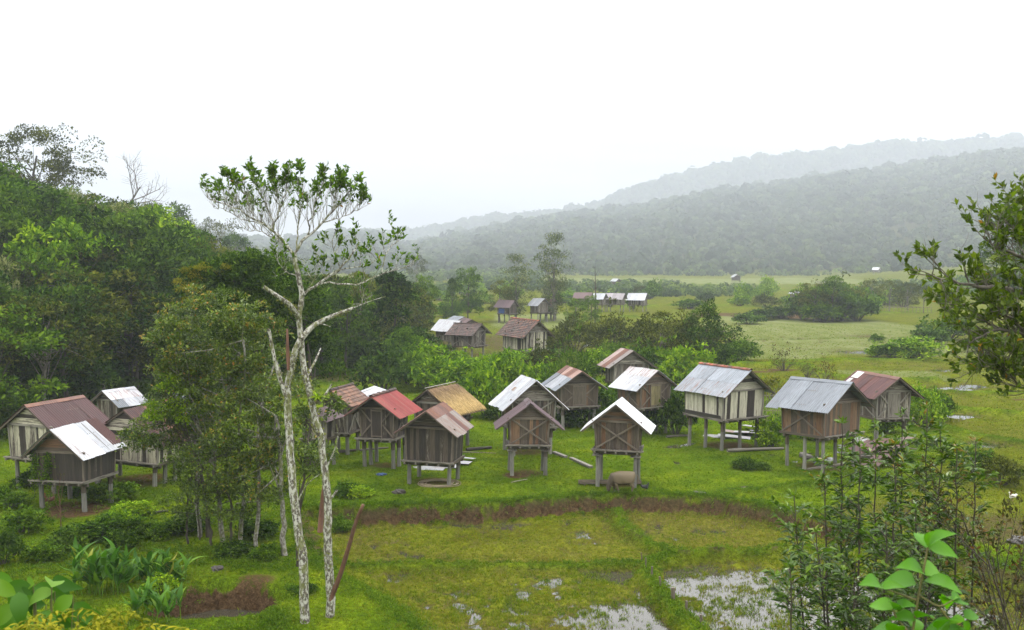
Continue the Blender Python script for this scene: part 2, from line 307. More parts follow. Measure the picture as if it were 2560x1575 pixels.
def rdir(rs, n):
    a = rs.normal(size=(n, 3)); return unit(a)
def tag(o, label, cat, group=None, kind=None):
    if label: o['label'] = label
    if cat: o['category'] = cat
    if group: o['group'] = group
    if kind: o['kind'] = kind
    return o
def empty(name, loc, rz=0):
    o = bpy.data.objects.new(name, None); COL.objects.link(o); o.location = loc; o.rotation_euler = (0, 0, rz); o.empty_display_size = .2
    return o
def copy_thing(o):
    c = o.copy(); COL.objects.link(c)
    for ch in list(o.children):
        d = ch.copy(); COL.objects.link(d); d.parent = c
        for gch in list(ch.children): e = gch.copy(); COL.objects.link(e); e.parent = d
    return c
# ------------------------------------------------------------------ materials
def newmat(name):
    m = bpy.data.materials.new(name); m.use_nodes = True; t = m.node_tree; b = t.nodes['Principled BSDF']; return m, t, b
def attr(t, name, out):
    a = t.nodes.new('ShaderNodeAttribute'); a.attribute_name = name; return a.outputs[out]
def noise(t, vec, scale, detail=3, rough=.6):
    n = t.nodes.new('ShaderNodeTexNoise'); n.inputs['Scale'].default_value = scale; n.inputs['Detail'].default_value = detail; n.inputs['Roughness'].default_value = rough
    if vec is not None: t.links.new(vec, n.inputs['Vector'])
    return n.outputs[0]
def mapped(t, vec, sc):
    m = t.nodes.new('ShaderNodeVectorMath'); m.operation = 'MULTIPLY'; m.inputs[1].default_value = sc; t.links.new(vec, m.inputs[0]); return m.outputs[0]
def mixc(t, fac, a, b, mode='MIX'):
    m = t.nodes.new('ShaderNodeMix'); m.data_type = 'RGBA'; m.blend_type = mode
    for i, v in ((0, fac), (6, a), (7, b)):
        if isinstance(v, (int, float)): m.inputs[i].default_value = v
        elif isinstance(v, tuple): m.inputs[i].default_value = (*v[:3], 1)
        else: t.links.new(v, m.inputs[i])
    return m.outputs[2]
def math_(t, op, a, b=0., c=None):
    m = t.nodes.new('ShaderNodeMath'); m.operation = op
    for i, v in enumerate((a, b) if c is None else (a, b, c)):
        if isinstance(v, (int, float)): m.inputs[i].default_value = v
        else: t.links.new(v, m.inputs[i])
    return m.outputs[0]
def bump(t, b, h, st=.5, dist=.01):
    n = t.nodes.new('ShaderNodeBump'); n.inputs['Strength'].default_value = st; n.inputs['Distance'].default_value = dist
    t.links.new(h, n.inputs['Height']); t.links.new(n.outputs[0], b.inputs['Normal'])
def m_wood():
    m, t, b = newmat('weathered_wood'); g = attr(t, 'g', 'Vector'); c = attr(t, 'col', 'Color'); al = attr(t, 'col', 'Alpha')
    s1 = noise(t, mapped(t, g, (1.2, 34, 57)), 1.6, 4); r1 = ramp(t, [(.28, .30), (.5, .72), (.72, 1.12)], s1)
    s2 = noise(t, mapped(t, g, (.45, 8, 91)), 2.4, 5, .7)
    pe = math_(t, 'SUBTRACT', math_(t, 'ADD', s2, math_(t, 'MULTIPLY', al, .5)), .76); pe = math_(t, 'MULTIPLY', pe, 14.); 
    cl_ = t.nodes.new('ShaderNodeClamp'); t.links.new(pe, cl_.inputs[0])
    base = mixc(t, 1., c, r1.outputs[0], 'MULTIPLY')
    base = mixc(t, cl_.outputs[0], base, (.05, .037, .026))
    t.links.new(base, b.inputs['Base Color']); b.inputs['Roughness'].default_value = .75; bump(t, b, s1, .5, .012); return m
def m_tin():
    m, t, b = newmat('corrugated_metal'); g = attr(t, 'g', 'Vector'); c = attr(t, 'col', 'Color'); al = attr(t, 'col', 'Alpha')
    s1 = noise(t, mapped(t, g, (.5, 6.5, 31)), 1.6, 6, .75)
    pe = math_(t, 'MULTIPLY', math_(t, 'SUBTRACT', math_(t, 'ADD', s1, math_(t, 'MULTIPLY', al, .5)), .655), 6.)
    cl_ = t.nodes.new('ShaderNodeClamp'); t.links.new(pe, cl_.inputs[0])
    s2 = noise(t, mapped(t, g, (.7, 9, 17)), 2.2, 6, .75); r2 = ramp(t, [(.3, .50), (.5, .92), (.68, 1.18)], s2)
    base = mixc(t, 1., c, r2.outputs[0], 'MULTIPLY')
    s3 = noise(t, mapped(t, g, (3, 8, 13)), 4, 3); rust = ramp(t, [(.3, (.10, .040, .025)), (.7, (.22, .10, .06))], s3)
    base = mixc(t, cl_.outputs[0], base, rust.outputs[0]); t.links.new(base, b.inputs['Base Color'])
    b.inputs['Metallic'].default_value = .1; b.inputs['Specular IOR Level'].default_value = .22; rr = ramp(t, [(.3, .42), (.7, .65)], s2); t.links.new(rr.outputs[0], b.inputs['Roughness']); return m
def m_tile():
    m, t, b = newmat('clay_tile'); g = attr(t, 'g', 'Vector'); c = attr(t, 'col', 'Color')
    s1 = noise(t, mapped(t, g, (9, 9, 57)), 1.6, 5, .7); r1 = ramp(t, [(.3, .5), (.7, 1.35)], s1)
    tcn = t.nodes.new('ShaderNodeTexCoord'); s2 = noise(t, tcn.outputs['Object'], 1.1, 5, .7); mo = ramp(t, [(.52, 0), (.68, .8)], s2)
    base = mixc(t, mo.outputs[0], mixc(t, 1., c, r1.outputs[0], 'MULTIPLY'), (.05, .045, .035)); t.links.new(base, b.inputs['Base Color']); b.inputs['Roughness'].default_value = .7; return m
def m_leaf(name, stops, rough=.42, tr=.3, spec=.4, var=.35):
    m, t, b = newmat(name); v = attr(t, 'v', 'Fac'); oi = t.nodes.new('ShaderNodeObjectInfo')
    f = math_(t, 'ADD', v, math_(t, 'MULTIPLY', math_(t, 'SUBTRACT', oi.outputs['Random'], .5), var))
    r = ramp(t, stops, f); t.links.new(r.outputs[0], b.inputs['Base Color']); b.inputs['Roughness'].default_value = rough
    b.inputs['Specular IOR Level'].default_value = spec
    tl = t.nodes.new('ShaderNodeBsdfTranslucent'); hs = mixc(t, 1., r.outputs[0], (1.0, 1.25, .5), 'MULTIPLY'); t.links.new(hs, tl.inputs[0])
    ms = t.nodes.new('ShaderNodeMixShader'); ms.inputs[0].default_value = tr; o = t.nodes['Material Output']
    t.links.new(b.outputs[0], ms.inputs[1]); t.links.new(tl.outputs[0], ms.inputs[2]); t.links.new(ms.outputs[0], o.inputs[0]); return m
def m_bark(name, c1, c2, c3=None, scale=6):
    m, t, b = newmat(name); tcn = t.nodes.new('ShaderNodeTexCoord'); o = tcn.outputs['Object']
    s = noise(t, mapped(t, o, (1, 1, .35)), scale, 5, .7); col = ramp(t, [(.35, c1), (.62, c2)], s).outputs[0]
    if c3:                                                # pale lichen patches
        s2 = noise(t, mapped(t, o, (1, 1, .6)), scale * 1.3, 4, .6); k = ramp(t, [(.46, 0), (.55, 1)], s2)
        col = mixc(t, k.outputs[0], col, c3)
        s3 = noise(t, mapped(t, o, (1, 1, .5)), scale * .45, 4, .65); k2 = ramp(t, [(.52, 0), (.6, .8)], s3); col = mixc(t, k2.outputs[0], col, (.13, .14, .035))
    t.links.new(col, b.inputs['Base Color']); b.inputs['Roughness'].default_value = .85; bump(t, b, s, .6, .02); return m
WOOD, TIN, TILE = m_wood(), m_tin(), m_tile()
def m_simple(name, c, rough=.7, var=.25, scale=8):
    m, t, b = newmat(name); tcn = t.nodes.new('ShaderNodeTexCoord'); s = noise(t, tcn.outputs['Object'], scale, 4)
    r = ramp(t, [(.3, tuple(x * (1 - var) for x in c)), (.7, tuple(x * (1 + var) for x in c))], s); t.links.new(r.outputs[0], b.inputs['Base Color']); b.inputs['Roughness'].default_value = rough; return m
LF = dict(
    dark=m_leaf('leaf_dark', [(0, (.007, .020, .002)), (.45, (.024, .056, .005)), (1, (.085, .14, .010))], .75, .18, .04),
    mid=m_leaf('leaf_mid', [(0, (.012, .034, .002)), (.5, (.048, .100, .005)), (1, (.13, .21, .009))], .75, .18, .04),
    olive=m_leaf('leaf_olive', [(0, (.014, .021, .002)), (.5, (.054, .066, .006)), (1, (.13, .14, .012))], .75, .18, .04),
    bright=m_leaf('leaf_bright', [(0, (.030, .080, .002)), (.5, (.12, .22, .006)), (1, (.27, .37, .012))], .75, .18, .04),
    yellow=m_leaf('leaf_yellow', [(0, (.055, .075, .004)), (.5, (.14, .145, .008)), (1, (.26, .23, .015))], .75, .18, .04),
    pale=m_leaf('leaf_pale', [(0, (.034, .048, .014)), (.6, (.085, .11, .03)), (1, (.24, .25, .10))], .75, .18, .04),
    lich=m_leaf('leaf_glossy', [(0, (.03, .06, .005)), (.5, (.095, .16, .010)), (.93, (.19, .27, .018)), (1, (.3, .14, .02))], .45, .68, .15),
    bushy=m_leaf('leaf_bushy', [(0, (.018, .034, .003)), (.45, (.060, .098, .007)), (.88, (.16, .215, .014)), (.97, (.30, .18, .02)), (1, (.38, .17, .03))], .4, .25, .3, .1),
    sap=m_leaf('leaf_sapling', [(0, (.018, .042, .004)), (.5, (.058, .115, .008)), (.86, (.14, .22, .014)), (1, (.24, .15, .02))], .3, .25, .45),
    near=m_leaf('leaf_near', [(0, (.035, .135, .004)), (1, (.12, .30, .008))], .45, .4, .2, .1),
    ginger=m_leaf('leaf_ginger', [(0, (.022, .075, .006)), (.6, (.07, .17, .012)), (.9, (.16, .26, .02)), (1, (.32, .25, .05))], .5, .3, .15, .1),
    broad=m_leaf('leaf_broad', [(0, (.022, .040, .004)), (.5, (.070, .105, .008)), (.92, (.15, .19, .014)), (1, (.34, .17, .02))], .4, .4, .25, .1),
    moss=m_leaf('moss', [(0, (.09, .10, .02)), (1, (.24, .25, .06))], .9, .2, .1),
    red=m_leaf('leaf_dry', [(0, (.03, .035, .010)), (.6, (.06, .055, .015)), (1, (.16, .07, .02))], .6, .3, .1),
    grass=m_leaf('grass_blade', [(0, (.040, .080, .003)), (.35, (.095, .150, .005)), (.6, (.150, .185, .007)), (.85, (.145, .135, .012)), (1, (.20, .16, .03))], .8, .25, .02, 0))
BARK = dict(grey=m_bark('bark_grey', (.05, .04, .03), (.16, .14, .115)), dark=m_bark('bark_dark', (.025, .02, .014), (.07, .055, .04)),
            lichen=m_bark('bark_lichen', (.045, .036, .026), (.14, .12, .09), (.43, .42, .37), 10), pale=m_bark('bark_pale', (.07, .06, .045), (.17, .15, .12), (.30, .285, .25), 11),
            red=m_bark('bark_red', (.06, .026, .014), (.13, .06, .032)))
# ------------------------------------------------------------------ ground: one sheet to the far hills
def axis(parts):
    o = [np.linspace(a, b, n, endpoint=False) for a, b, n in parts]; return np.concatenate(o + [[parts[-1][1]]])
ys = np.concatenate([axis([(-20, 20, 24), (20, 29, 40), (29, 60, 230), (60, 85, 90), (85, 130, 75)]), np.geomspace(131, 3500, 200)])
us = axis([(-1.0, -.56, 14), (-.56, -.36, 90), (-.36, .36, 560), (.36, .56, 90), (.56, 1.0, 14)])
YY, UU = np.meshgrid(ys, us, indexing='ij'); XX = UU * (YY + 25)
hh, soil, pad, hill = zones(XX.ravel(), YY.ravel())
X_, Y_ = XX.ravel(), YY.ravel(); wetm = sst(.055, -.005, hh - np.where(hh < -.4, WL1, WL2)) * (pad > .1) * (Y_ < 150)
pale = np.zeros(X_.shape)  # pale field tone; wet sheen and distance haze are put into this colour
for a_, b_, w_, d_ in [(2090, 850, 260, 46), (2080, 815, 240, 24), (1900, 880, 120, 20), (1330, 805, 110, 20), (1700, 704, 480, 9), (2250, 940, 150, 16)]:
    gx, gy = G(a_, b_, 0); _, y0_ = G(a_, b_ + d_, 0); _, y1_ = G(a_, b_ - d_, 0); hx = w_ / F * gy; e_ = np.maximum(np.abs(X_ - gx) / hx, np.where(Y_ > gy, (Y_ - gy) / (y1_ - gy), (gy - Y_) / (gy - y0_))) + .2 * fbm(X_ * .12, Y_ * .05, 19)
    pale = np.maximum(pale, sst(1.0, .8, e_))
nu = len(us); ii = np.arange(len(ys) - 1)[:, None] * nu; jj = np.arange(nu - 1)[None]
gq = np.stack([ii + jj, ii + jj + 1, ii + nu + jj + 1, ii + nu + jj], -1).reshape(-1, 4)
def m_ground():
    m, t, b = newmat('ground'); tcn = t.nodes.new('ShaderNodeTexCoord'); o = tcn.outputs['Object']
    so, pa, hi = attr(t, 'soil', 'Fac'), attr(t, 'pad', 'Fac'), attr(t, 'hill', 'Fac')
    n1 = noise(t, o, .55, 5, .65); n2 = noise(t, o, 6.5, 5, .7); n3 = noise(t, o, .12, 3); n4 = noise(t, o, 28, 2, .6)
    lush = ramp(t, [(.3, (.040, .070, .003)), (.5, (.080, .122, .004)), (.7, (.13, .158, .006))], n1).outputs[0]
    olive = ramp(t, [(.32, (.058, .060, .005)), (.5, (.084, .094, .006)), (.7, (.108, .124, .007))], n1).outputs[0]
    olive = mixc(t, ramp(t, [(.4, 0), (.62, .6)], n3).outputs[0], olive, (.090, .076, .018))
    lush = mixc(t, ramp(t, [(.38, 0), (.6, .75)], noise(t, o, .21, 4, .65)).outputs[0], lush, ramp(t, [(.3, (.022, .050, .003)), (.7, (.062, .105, .004))], n1).outputs[0])
    g = mixc(t, pa, lush, olive)
    g = mixc(t, 1., g, ramp(t, [(.28, .35), (.5, .95), (.7, 1.6)], n2).outputs[0], 'MULTIPLY')
    g = mixc(t, 1., g, ramp(t, [(.3, .45), (.7, 1.5)], n4).outputs[0], 'MULTIPLY')
    mud = ramp(t, [(.3, (.026, .015, .008)), (.5, (.066, .040, .020)), (.72, (.125, .080, .044))], n2).outputs[0]
    mud = mixc(t, 1., mud, ramp(t, [(.3, .5), (.7, 1.4)], noise(t, o, 17, 4, .7)).outputs[0], 'MULTIPLY')
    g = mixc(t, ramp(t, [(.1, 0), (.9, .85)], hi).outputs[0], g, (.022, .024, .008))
    vo = t.nodes.new('ShaderNodeTexNoise'); vo.inputs['Scale'].default_value = .35; vo.inputs['Detail'].default_value = 6; t.links.new(mapped(t, o, (1, .35, 1)), vo.inputs['Vector'])
    pl_ = ramp(t, [(.3, (.085, .105, .028)), (.55, (.125, .140, .052)), (.75, (.150, .160, .085))], vo.outputs[0]).outputs[0]  # field green lightened in the colour itself to carry sheen and haze
    g = mixc(t, math_(t, 'MULTIPLY', attr(t, 'pale', 'Fac'), .85), g, pl_)
    # bare mud patches in the fields
    k = math_(t, 'MULTIPLY', ramp(t, [(.58, 0), (.7, .75)], noise(t, o, .9, 5, .7)).outputs[0], pa)
    g = mixc(t, k, g, (.085, .066, .030))
    f = math_(t, 'ADD', so, math_(t, 'MULTIPLY', math_(t, 'SUBTRACT', n2, .5), .9)); f = ramp(t, [(.42, 0), (.58, 1)], f).outputs[0]
    g = mixc(t, f, g, mud); g = mixc(t, math_(t, 'MULTIPLY', attr(t, 'wet', 'Fac'), .85), g, ramp(t, [(.3, (.035, .028, .012)), (.7, (.085, .068, .030))], n2).outputs[0]); t.links.new(g, b.inputs['Base Color'])
    b.inputs['Roughness'].default_value = .8; b.inputs['Specular IOR Level'].default_value = .0; bump(t, b, n2, .9, .08); return m
ground = mesh_np('ground', np.stack([XX.ravel(), YY.ravel(), hh], -1), gq, m_ground(), None, dict(soil=soil, pad=pad, hill=hill, wet=wetm, pale=pale), True)
ground['kind'] = 'structure'
def m_water(c):
    m, t, b = newmat('muddy_water'); b.inputs['Base Color'].default_value = (*c, 1); b.inputs['Roughness'].default_value = .03; b.inputs['IOR'].default_value = 1.62
    tcn = t.nodes.new('ShaderNodeTexCoord'); bump(t, b, noise(t, tcn.outputs['Object'], 5, 2), .05, .01); return m
WAT = m_water((.045, .04, .028))
def water(x0, x1, y0, y1, z, mat=WAT):
    o = mesh_np('water', [(x0, y0, z), (x1, y0, z), (x1, y1, z), (x0, y1, z)], np.array([[0, 1, 2, 3]]), mat); o['kind'] = 'structure'
water(-12, 26, 27, 47.5, WL1); water(9, 60, 48.5, 140, WL2)
px_, py_ = G(520, 1590, -1.45); water(px_ - 3, px_ + 3, py_ - 3, py_ + 2.5, -1.5, m_water((.20, .155, .09)))
# ------------------------------------------------------------------ stilt huts
CREAM, GREYW, DARKW, BROWN, ORANGE, PALEG = (.52, .485, .35), (.23, .205, .165), (.045, .034, .025), (.118, .090, .062), (.21, .105, .05), (.42, .385, .30)
POSTC = (.245, .235, .20)
PALS = dict(cream=[(CREAM, .45)] * 5 + [(PALEG, .6)] * 2 + [(DARKW, .1)] * 2, white=[((.60, .57, .43), .3)] * 6 + [(DARKW, .1)] * 2, dark=[(DARKW, .3)] * 5 + [(BROWN, .4)] * 3 + [(PALEG, .75)],
            grey=[(GREYW, .5)] * 4 + [(PALEG, .6)] * 2 + [(BROWN, .4)] * 2 + [(DARKW, .2)], brown=[(BROWN, .4)] * 4 + [((.22, .13, .07), .4)] * 2 + [((.11, .08, .055), .3)] * 2 + [(ORANGE, .3)],
            mix=[(DARKW, .2)] * 3 + [(BROWN, .4)] * 2 + [(GREYW, .6)] * 2 + [(PALEG, .7)])
ZN, ZW, ZG, RB, RR, RP, RBR = ((.33, .345, .37), .24), ((.47, .48, .50), .22), ((.165, .18, .20), .08), ((.058, .028, .028), .25), ((.20, .030, .028), .22), ((.085, .055, .06), .16), ((.115, .062, .05), .5)
def hut(label, P, roof, walls, gable='grey', front='planks', door=None, ridge='cap', gz=None, posts=4, far=0, group=None, seed=1, skirt=None, guard=False, patch=None, side_x=False, platf=.22, flare=.05, rustup=None):
    X, Y, th, rw, rl, zr, ze, ww, wl, zf = P
    ww = max(ww, rw * .58); wl = max(wl, rl * .55); rn = random.Random(seed)
    gz = H(X, Y) if gz is None else gz
    root = empty('stilt_hut', (X, Y, gz), th); root.rotation_euler[0] = random.Random(seed * 7).uniform(-.022, .022); root.rotation_euler[1] = random.Random(seed * 5).uniform(-.028, .028); tag(root, label, 'hut', group)
    sl = (zr - ze) / rw; zw = zr - ww * sl - .07
    pw, pl = ww * .86, wl * .86
    # posts, each its own part
    pp = [(sx * pw, sy * pl) for sy in (-1, 1) for sx in (-1, 1)]
    if posts >= 6: pp += [(-pw, 0), (pw, 0)]
    if posts >= 7: pp += [(0, -pl)]
    if posts >= 8: pp += [(0, pl)]
    for i, (a, b) in enumerate(pp):
        m = MB(seed * 31 + i); kp = rn.uniform(.7, 1.15); c = tuple(v * kp for v in POSTC); tilt = rn.uniform(-.04, .04); w = .105
        lo = -.35; m.tube([(a + tilt, b, lo), (a + tilt * .4, b, zf * .5), (a, b, zf - .2)], [w * 1.12, w, w * .95], (*c, .35), 6)
        if rn.random() < .6: m.tube([(a, b, zf * .62), (a, b, zf - .12)], [w * 1.13, w * 1.1], (*BROWN, .5), 6)
        m.build('post', WOOD, root)
        if guard and i < 4:
            q = MB(seed + i); q.box((a, b, zf - .3), (.52, .42, .035), (*GREYW, .4), 0); q.build('rat_guard', WOOD, root)
    # floor frame: bearers, joists poking out in front, deck boards
    m = MB(seed + 5)
    for b in (-pl, pl): m.box((0, b, zf - .17), (2 * ww + .15, .11, .13), (*BROWN, .4), 0)
    nj = 3 if far else 5
    for k in range(nj):
        a = -ww + .05 + (2 * ww - .1) * k / (nj - 1); m.plank((a, -wl - platf - .1, zf - .075), (a, wl + .12, zf - .075), (1, 0, 0), .085, .085, (*GREYW, .5))
    m.box((0, -platf * .5, zf - .012), (2 * ww + .16, 2 * wl + platf + .08, .03), (*GREYW, .5), 0)
    m.box((0, -wl - platf, zf + .028), (2 * ww + .3, .12, .06), (*GREYW, .45), 0)
    for s in (-1, 1): m.plank((s * (ww + .085), -wl - .1, zf - .02), (s * (ww + .085), wl + .08, zf - .02), (0, 0, 1), .13, .04, (*(BROWN if rn.random() < .5 else GREYW), .5))
    m.build('floor', WOOD, root)
    pal = PALS[walls]
    def wall(p, q, out, name):
        m = MB(rn.randint(0, 9999)); L = math.hypot(q[0] - p[0], q[1] - p[1]); d = ((q[0] - p[0]) / L, (q[1] - p[1]) / L); s = 0.
        while s < L - .02:
            w = min(rn.uniform(.13, .24) * (1.5 if far else 1), L - s); c, pe = rn.choice(pal); k = rn.uniform(.75, 1.2)
            mx_, my_ = p[0] + d[0] * (s + w / 2), p[1] + d[1] * (s + w / 2); o = flare * 1.0; dz = rn.uniform(-.03, .02)
            m.plank((mx_ - out[0] * o, my_ - out[1] * o, zf + .02 + dz), (mx_ + out[0] * rn.uniform(0, .012), my_ + out[1] * rn.uniform(0, .012), zw + .01), (d[0], d[1], 0), w - .008, .022, (*(v * k for v in c), pe)); s += w
        return m.build(name, WOOD, root)
    for p, q, o in (((-ww, -wl), (ww, -wl), (0, -1)), ((ww, -wl), (ww, wl), (1, 0)), ((ww, wl), (-ww, wl), (0, 1)), ((-ww, wl), (-ww, -wl), (-1, 0))): wall(p, q, o, 'wall')
    # gables of horizontal boards
    gp = PALS[gable]
    for sy in (-1, 1):
        m = MB(rn.randint(0, 9999)); z = zw
        while z < zr - .16:
            hb = min(rn.uniform(.14, .24), zr - .1 - z); hw0 = max((zr - .07 - z) / sl - .02, .03); hw1 = max((zr - .07 - z - hb) / sl - .02, .02); c, pe = rn.choice(gp); k = rn.uniform(.8, 1.15)
            y = sy * (wl + .012 + rn.uniform(0, .012)); t2 = .012
            V = []; g = []; sd = rn.random()
            for zz, hw in ((z, hw0), (z + hb - .006, hw1)):
                for xx in (-hw, hw):
                    for yy in (y - t2, y + t2): V.append((xx, yy, zz)); g.append((xx, zz, sd))
            m.add(V, [(0, 2, 6, 4), (3, 1, 5, 7), (0, 1, 3, 2), (4, 6, 7, 5), (1, 0, 4, 5), (2, 3, 7, 6)], (*(v * k for v in c), pe), g); z += hb
        m.build('gable', WOOD, root)
    # frame timbers standing proud of the planks
    y0 = -wl - .035; FR = (*((.25, .23, .185) if walls in ('grey', 'cream', 'mix', 'white') else (.18, .145, .108)), .35)
    if not far:
        for sx in (-1, 1):
            for sy in (-1, 1):
                m = MB(rn.randint(0, 9999)); o = .028
                m.plank((sx * (ww - flare + .0), sy * (wl - flare + o), zf - .02), (sx * (ww + .01), sy * (wl + o), zw + .03), (1, 0, 0), .085, .05, FR); m.build('corner_post', WOOD, root)
        m = MB(rn.randint(0, 9999)); m.box((0, y0 - .02, zw + .02), (2 * ww + .3, .055, .1), FR, 0); m.build('beam', WOOD, root)
    def brace(a, b, yy=None, w=.075):
        m = MB(rn.randint(0, 9999)); yy = y0 - .012 if yy is None else yy; kp = rn.uniform(.8, 1.15); c = tuple(v * kp for v in FR[:3])
        m.plank((a[0], yy, a[1]), (b[0], yy - .004, b[1]), (b[1] - a[1], 0, -(b[0] - a[0])), w, .035, (*c, .3)); m.build('brace', WOOD, root)
    zb, zt = zf + .08, zw - .03
    if front == 'cross':
        brace((-ww + .08, zt), (ww - .08, zb)); brace((ww - .08, zt), (-ww + .08, zb), y0 - .05)
    if front in ('door', 'darkdoor'):
        dw = ww * (.34 if front == 'door' else .30)
        for s in (-1, 1):
            m = MB(rn.randint(0, 9999)); m.plank((s * dw, y0 - .012, zf), (s * dw, y0 - .012, zw), (1, 0, 0), .07, .04, FR); m.build('door_post', WOOD, root)
            brace((s * dw * 1.15, (zb + zt) / 2 + .08), (s * (ww - .06), zt)); brace((s * dw * 1.15, (zb + zt) / 2 - .08), (s * (ww - .06), zb))
        m = MB(rn.randint(0, 9999)); dc = door or (GREYW, .4)
        n = 3
        for k in range(n):
            a = -dw + .04 + (2 * dw - .08) * (k + .5) / n; m.plank((a, y0 - .006, zf + .05), (a, y0 - .006, zw - .02), (1, 0, 0), (2 * dw - .09) / n - .006, .03, (*((lambda kq: [v * kq for v in dc[0]])(rn.uniform(.8, 1.2))), dc[1]))
        d = m.build('door', WOOD, root)
        m = MB(3); m.box((0, y0 - .03, zf + .12), (2 * dw, .03, .06), FR, 0); m.box((0, y0 - .03, zw - .1), (2 * dw, .03, .06), FR, 0); m.build('door_rail', WOOD, d)
    if side_x:
        for s in ((-1,) if side_x is True else side_x):
            for a, b in (((-1, zt), (1, zb)), ((1, zt), (-1, zb))):
                m = MB(rn.randint(0, 9999)); xx = s * (ww + .03 + (.03 if a[0] > 0 else 0)); m.plank((xx - s * .0, a[0] * (wl - .08), a[1]), (xx - s * .0, b[0] * (wl - .08), b[1]), (0, b[1] - a[1], -(b[0] - a[0]) * wl), .075, .03, FR); m.build('brace', WOOD, root)
    if skirt:
        m = MB(9)
        for s, ln in skirt:
            if s == 'L': m.plank((-ww - .12, -wl * .98, zf + .14), (-ww - .14, wl * ln, zf + .16), (-.35, 0, 1), .26, .03, (.07, .06, .055, .3))
            else: m.plank((-ww * .9, -wl - .12, zf + .02), (ww * 1.02, -wl - .12, zf + .02), (0, -.2, 1), .22, .03, (.06, .055, .05, .3))
        m.build('skirt_board', WOOD, root)
    # rafters and barge boards under the roof
    m = MB(seed + 77); LS = math.hypot(rw, zr - ze)
    for yy in ((-rl + .04, rl - .04) if far else (-rl + .04, -rl * .33, rl * .33, rl - .04)):
        for s in (-1, 1): m.plank((0.02 * s, yy, zr - .075), (s * (rw - .03), yy, ze - .045), (0, 1, 0), .05, .08, (*BROWN, .3))
    for s in (-1, 1):
        for f_ in (.35, .8): m.plank((s * rw * f_, -rl + .05, zr - f_ * (zr - ze) - .04), (s * rw * f_, rl - .05, zr - f_ * (zr - ze) - .04), (s, 0, -sl), .05, .04, (*BROWN, .3))
    m.build('rafters', WOOD, root)
    kind = roof[0]
    m = MB(seed + 99)
    if kind == 'tin':
        cols = roof[1]; pit = .135 if not far else .34; seg = 4
        for s in (-1, 1):
            nsh = max(2, round(2 * rl / .78)); sw = 2 * rl / nsh; rows = roof[2] if len(roof) > 2 and not far else [1.0]
            for k in range(nsh):
                t0 = 0.
                for ri, tr in enumerate(rows):
                    cc = cols[ri % len(cols)] if isinstance(cols[0], list) else cols
                    c, ru = rn.choice(cc); kk = rn.uniform(.80, 1.12); ov = rn.uniform(-.04, .07)
                    if rustup and ri == 0: ru = rustup
                    ya, yb = -rl + k * sw - .02, -rl + (k + 1) * sw + .03; nc = max(4, int((yb - ya) / pit * seg)); nr = 5
                    t1 = tr + (.02 if ri < len(rows) - 1 else 0); tt = np.linspace(t0, t1 + (ov / LS if ri == len(rows) - 1 else 0), nr); yy = np.linspace(ya, yb, nc)
                    T_, Y_ = np.meshgrid(tt, yy, indexing='ij'); off = .021 * np.cos(2 * math.pi * Y_ / pit) + (.014 if k % 2 else 0) + (.010 * (len(rows) - 1 - ri)) + .012 * np.sin(3 * T_ + k * 1.7) * rn.uniform(0, 1)
                    nx, nz = s * (zr - ze) / LS, rw / LS
                    V = np.stack([s * rw * T_ + nx * off, Y_ + 0 * T_, zr - (zr - ze) * T_ + nz * off], -1).reshape(-1, 3)
                    a = np.arange(nr - 1)[:, None] * nc + np.arange(nc - 1)[None]; Fq = np.stack([a, a + 1, a + nc + 1, a + nc], -1).reshape(-1, 4)
                    if s < 0: Fq = Fq[:, ::-1]
                    sd = rn.random() * 5; g = np.stack([T_ * LS + sd * 3, Y_ + sd * 9, 0 * T_ + sd], -1).reshape(-1, 3)
                    m.addq(V, Fq, np.array((*(v * kk for v in c), ru)), g); t0 = tr
        r = m.build('roof', TIN, root, True)
        if patch:
            q = MB(4)
            for s, y, t_, w, l, c in patch:
                cx, cz = s * rw * t_, zr - (zr - ze) * t_ + .035; q.plank((cx - s * l / 2 * rw / LS, y, cz + l / 2 * (zr - ze) / LS), (cx + s * l / 2 * rw / LS, y, cz - l / 2 * (zr - ze) / LS), (0, 1, 0), w, .012, c)
            q.build('roof_patch', TIN, r)
    elif kind == 'tile':
        nrow = max(6, int(LS / .24)); w = .19 if not far else .4
        for s in (-1, 1):
            for i in range(nrow):
                ta, tb = i / nrow, (i + 1.12) / nrow; ncol = int(2 * rl / w)
                for k in range(ncol):
                    if rn.random() < .01: continue
                    c = rn.choice(roof[1]); kk = rn.uniform(.55, 1.3); ya = -rl + k * w + rn.uniform(-.01, .01); up = .035 + rn.uniform(0, .015)
                    nx, nz = s * (zr - ze) / LS, rw / LS; V = []; g = []
                    for t_, o in ((ta, .012), (tb, up)):
                        for yy, oo in ((ya, 0), (ya + w * .5, .022), (ya + w * .97, 0)): V.append((s * rw * t_ + nx * (o + oo), yy, zr - (zr - ze) * t_ + nz * (o + oo))); g.append((t_ * LS, yy, i * 7.3 + k))
                    b_ = [(s * rw * tb, yy, zr - (zr - ze) * tb - .005) for yy in (ya, ya + w * .5, ya + w * .97)]; V += b_; g += [(0, yy, 0) for _, yy, _ in b_]
                    fs = [(0, 3, 4, 1), (1, 4, 5, 2), (3, 6, 7, 4), (4, 7, 8, 5)]
                    if s > 0: fs = [f[::-1] for f in fs]
                    m.add(V, fs, (*(v * kk for v in c), 0), g)
        r = m.build('roof', TILE, root)
    elif kind == 'thatch':
        rs = np.random.RandomState(seed); ac = []
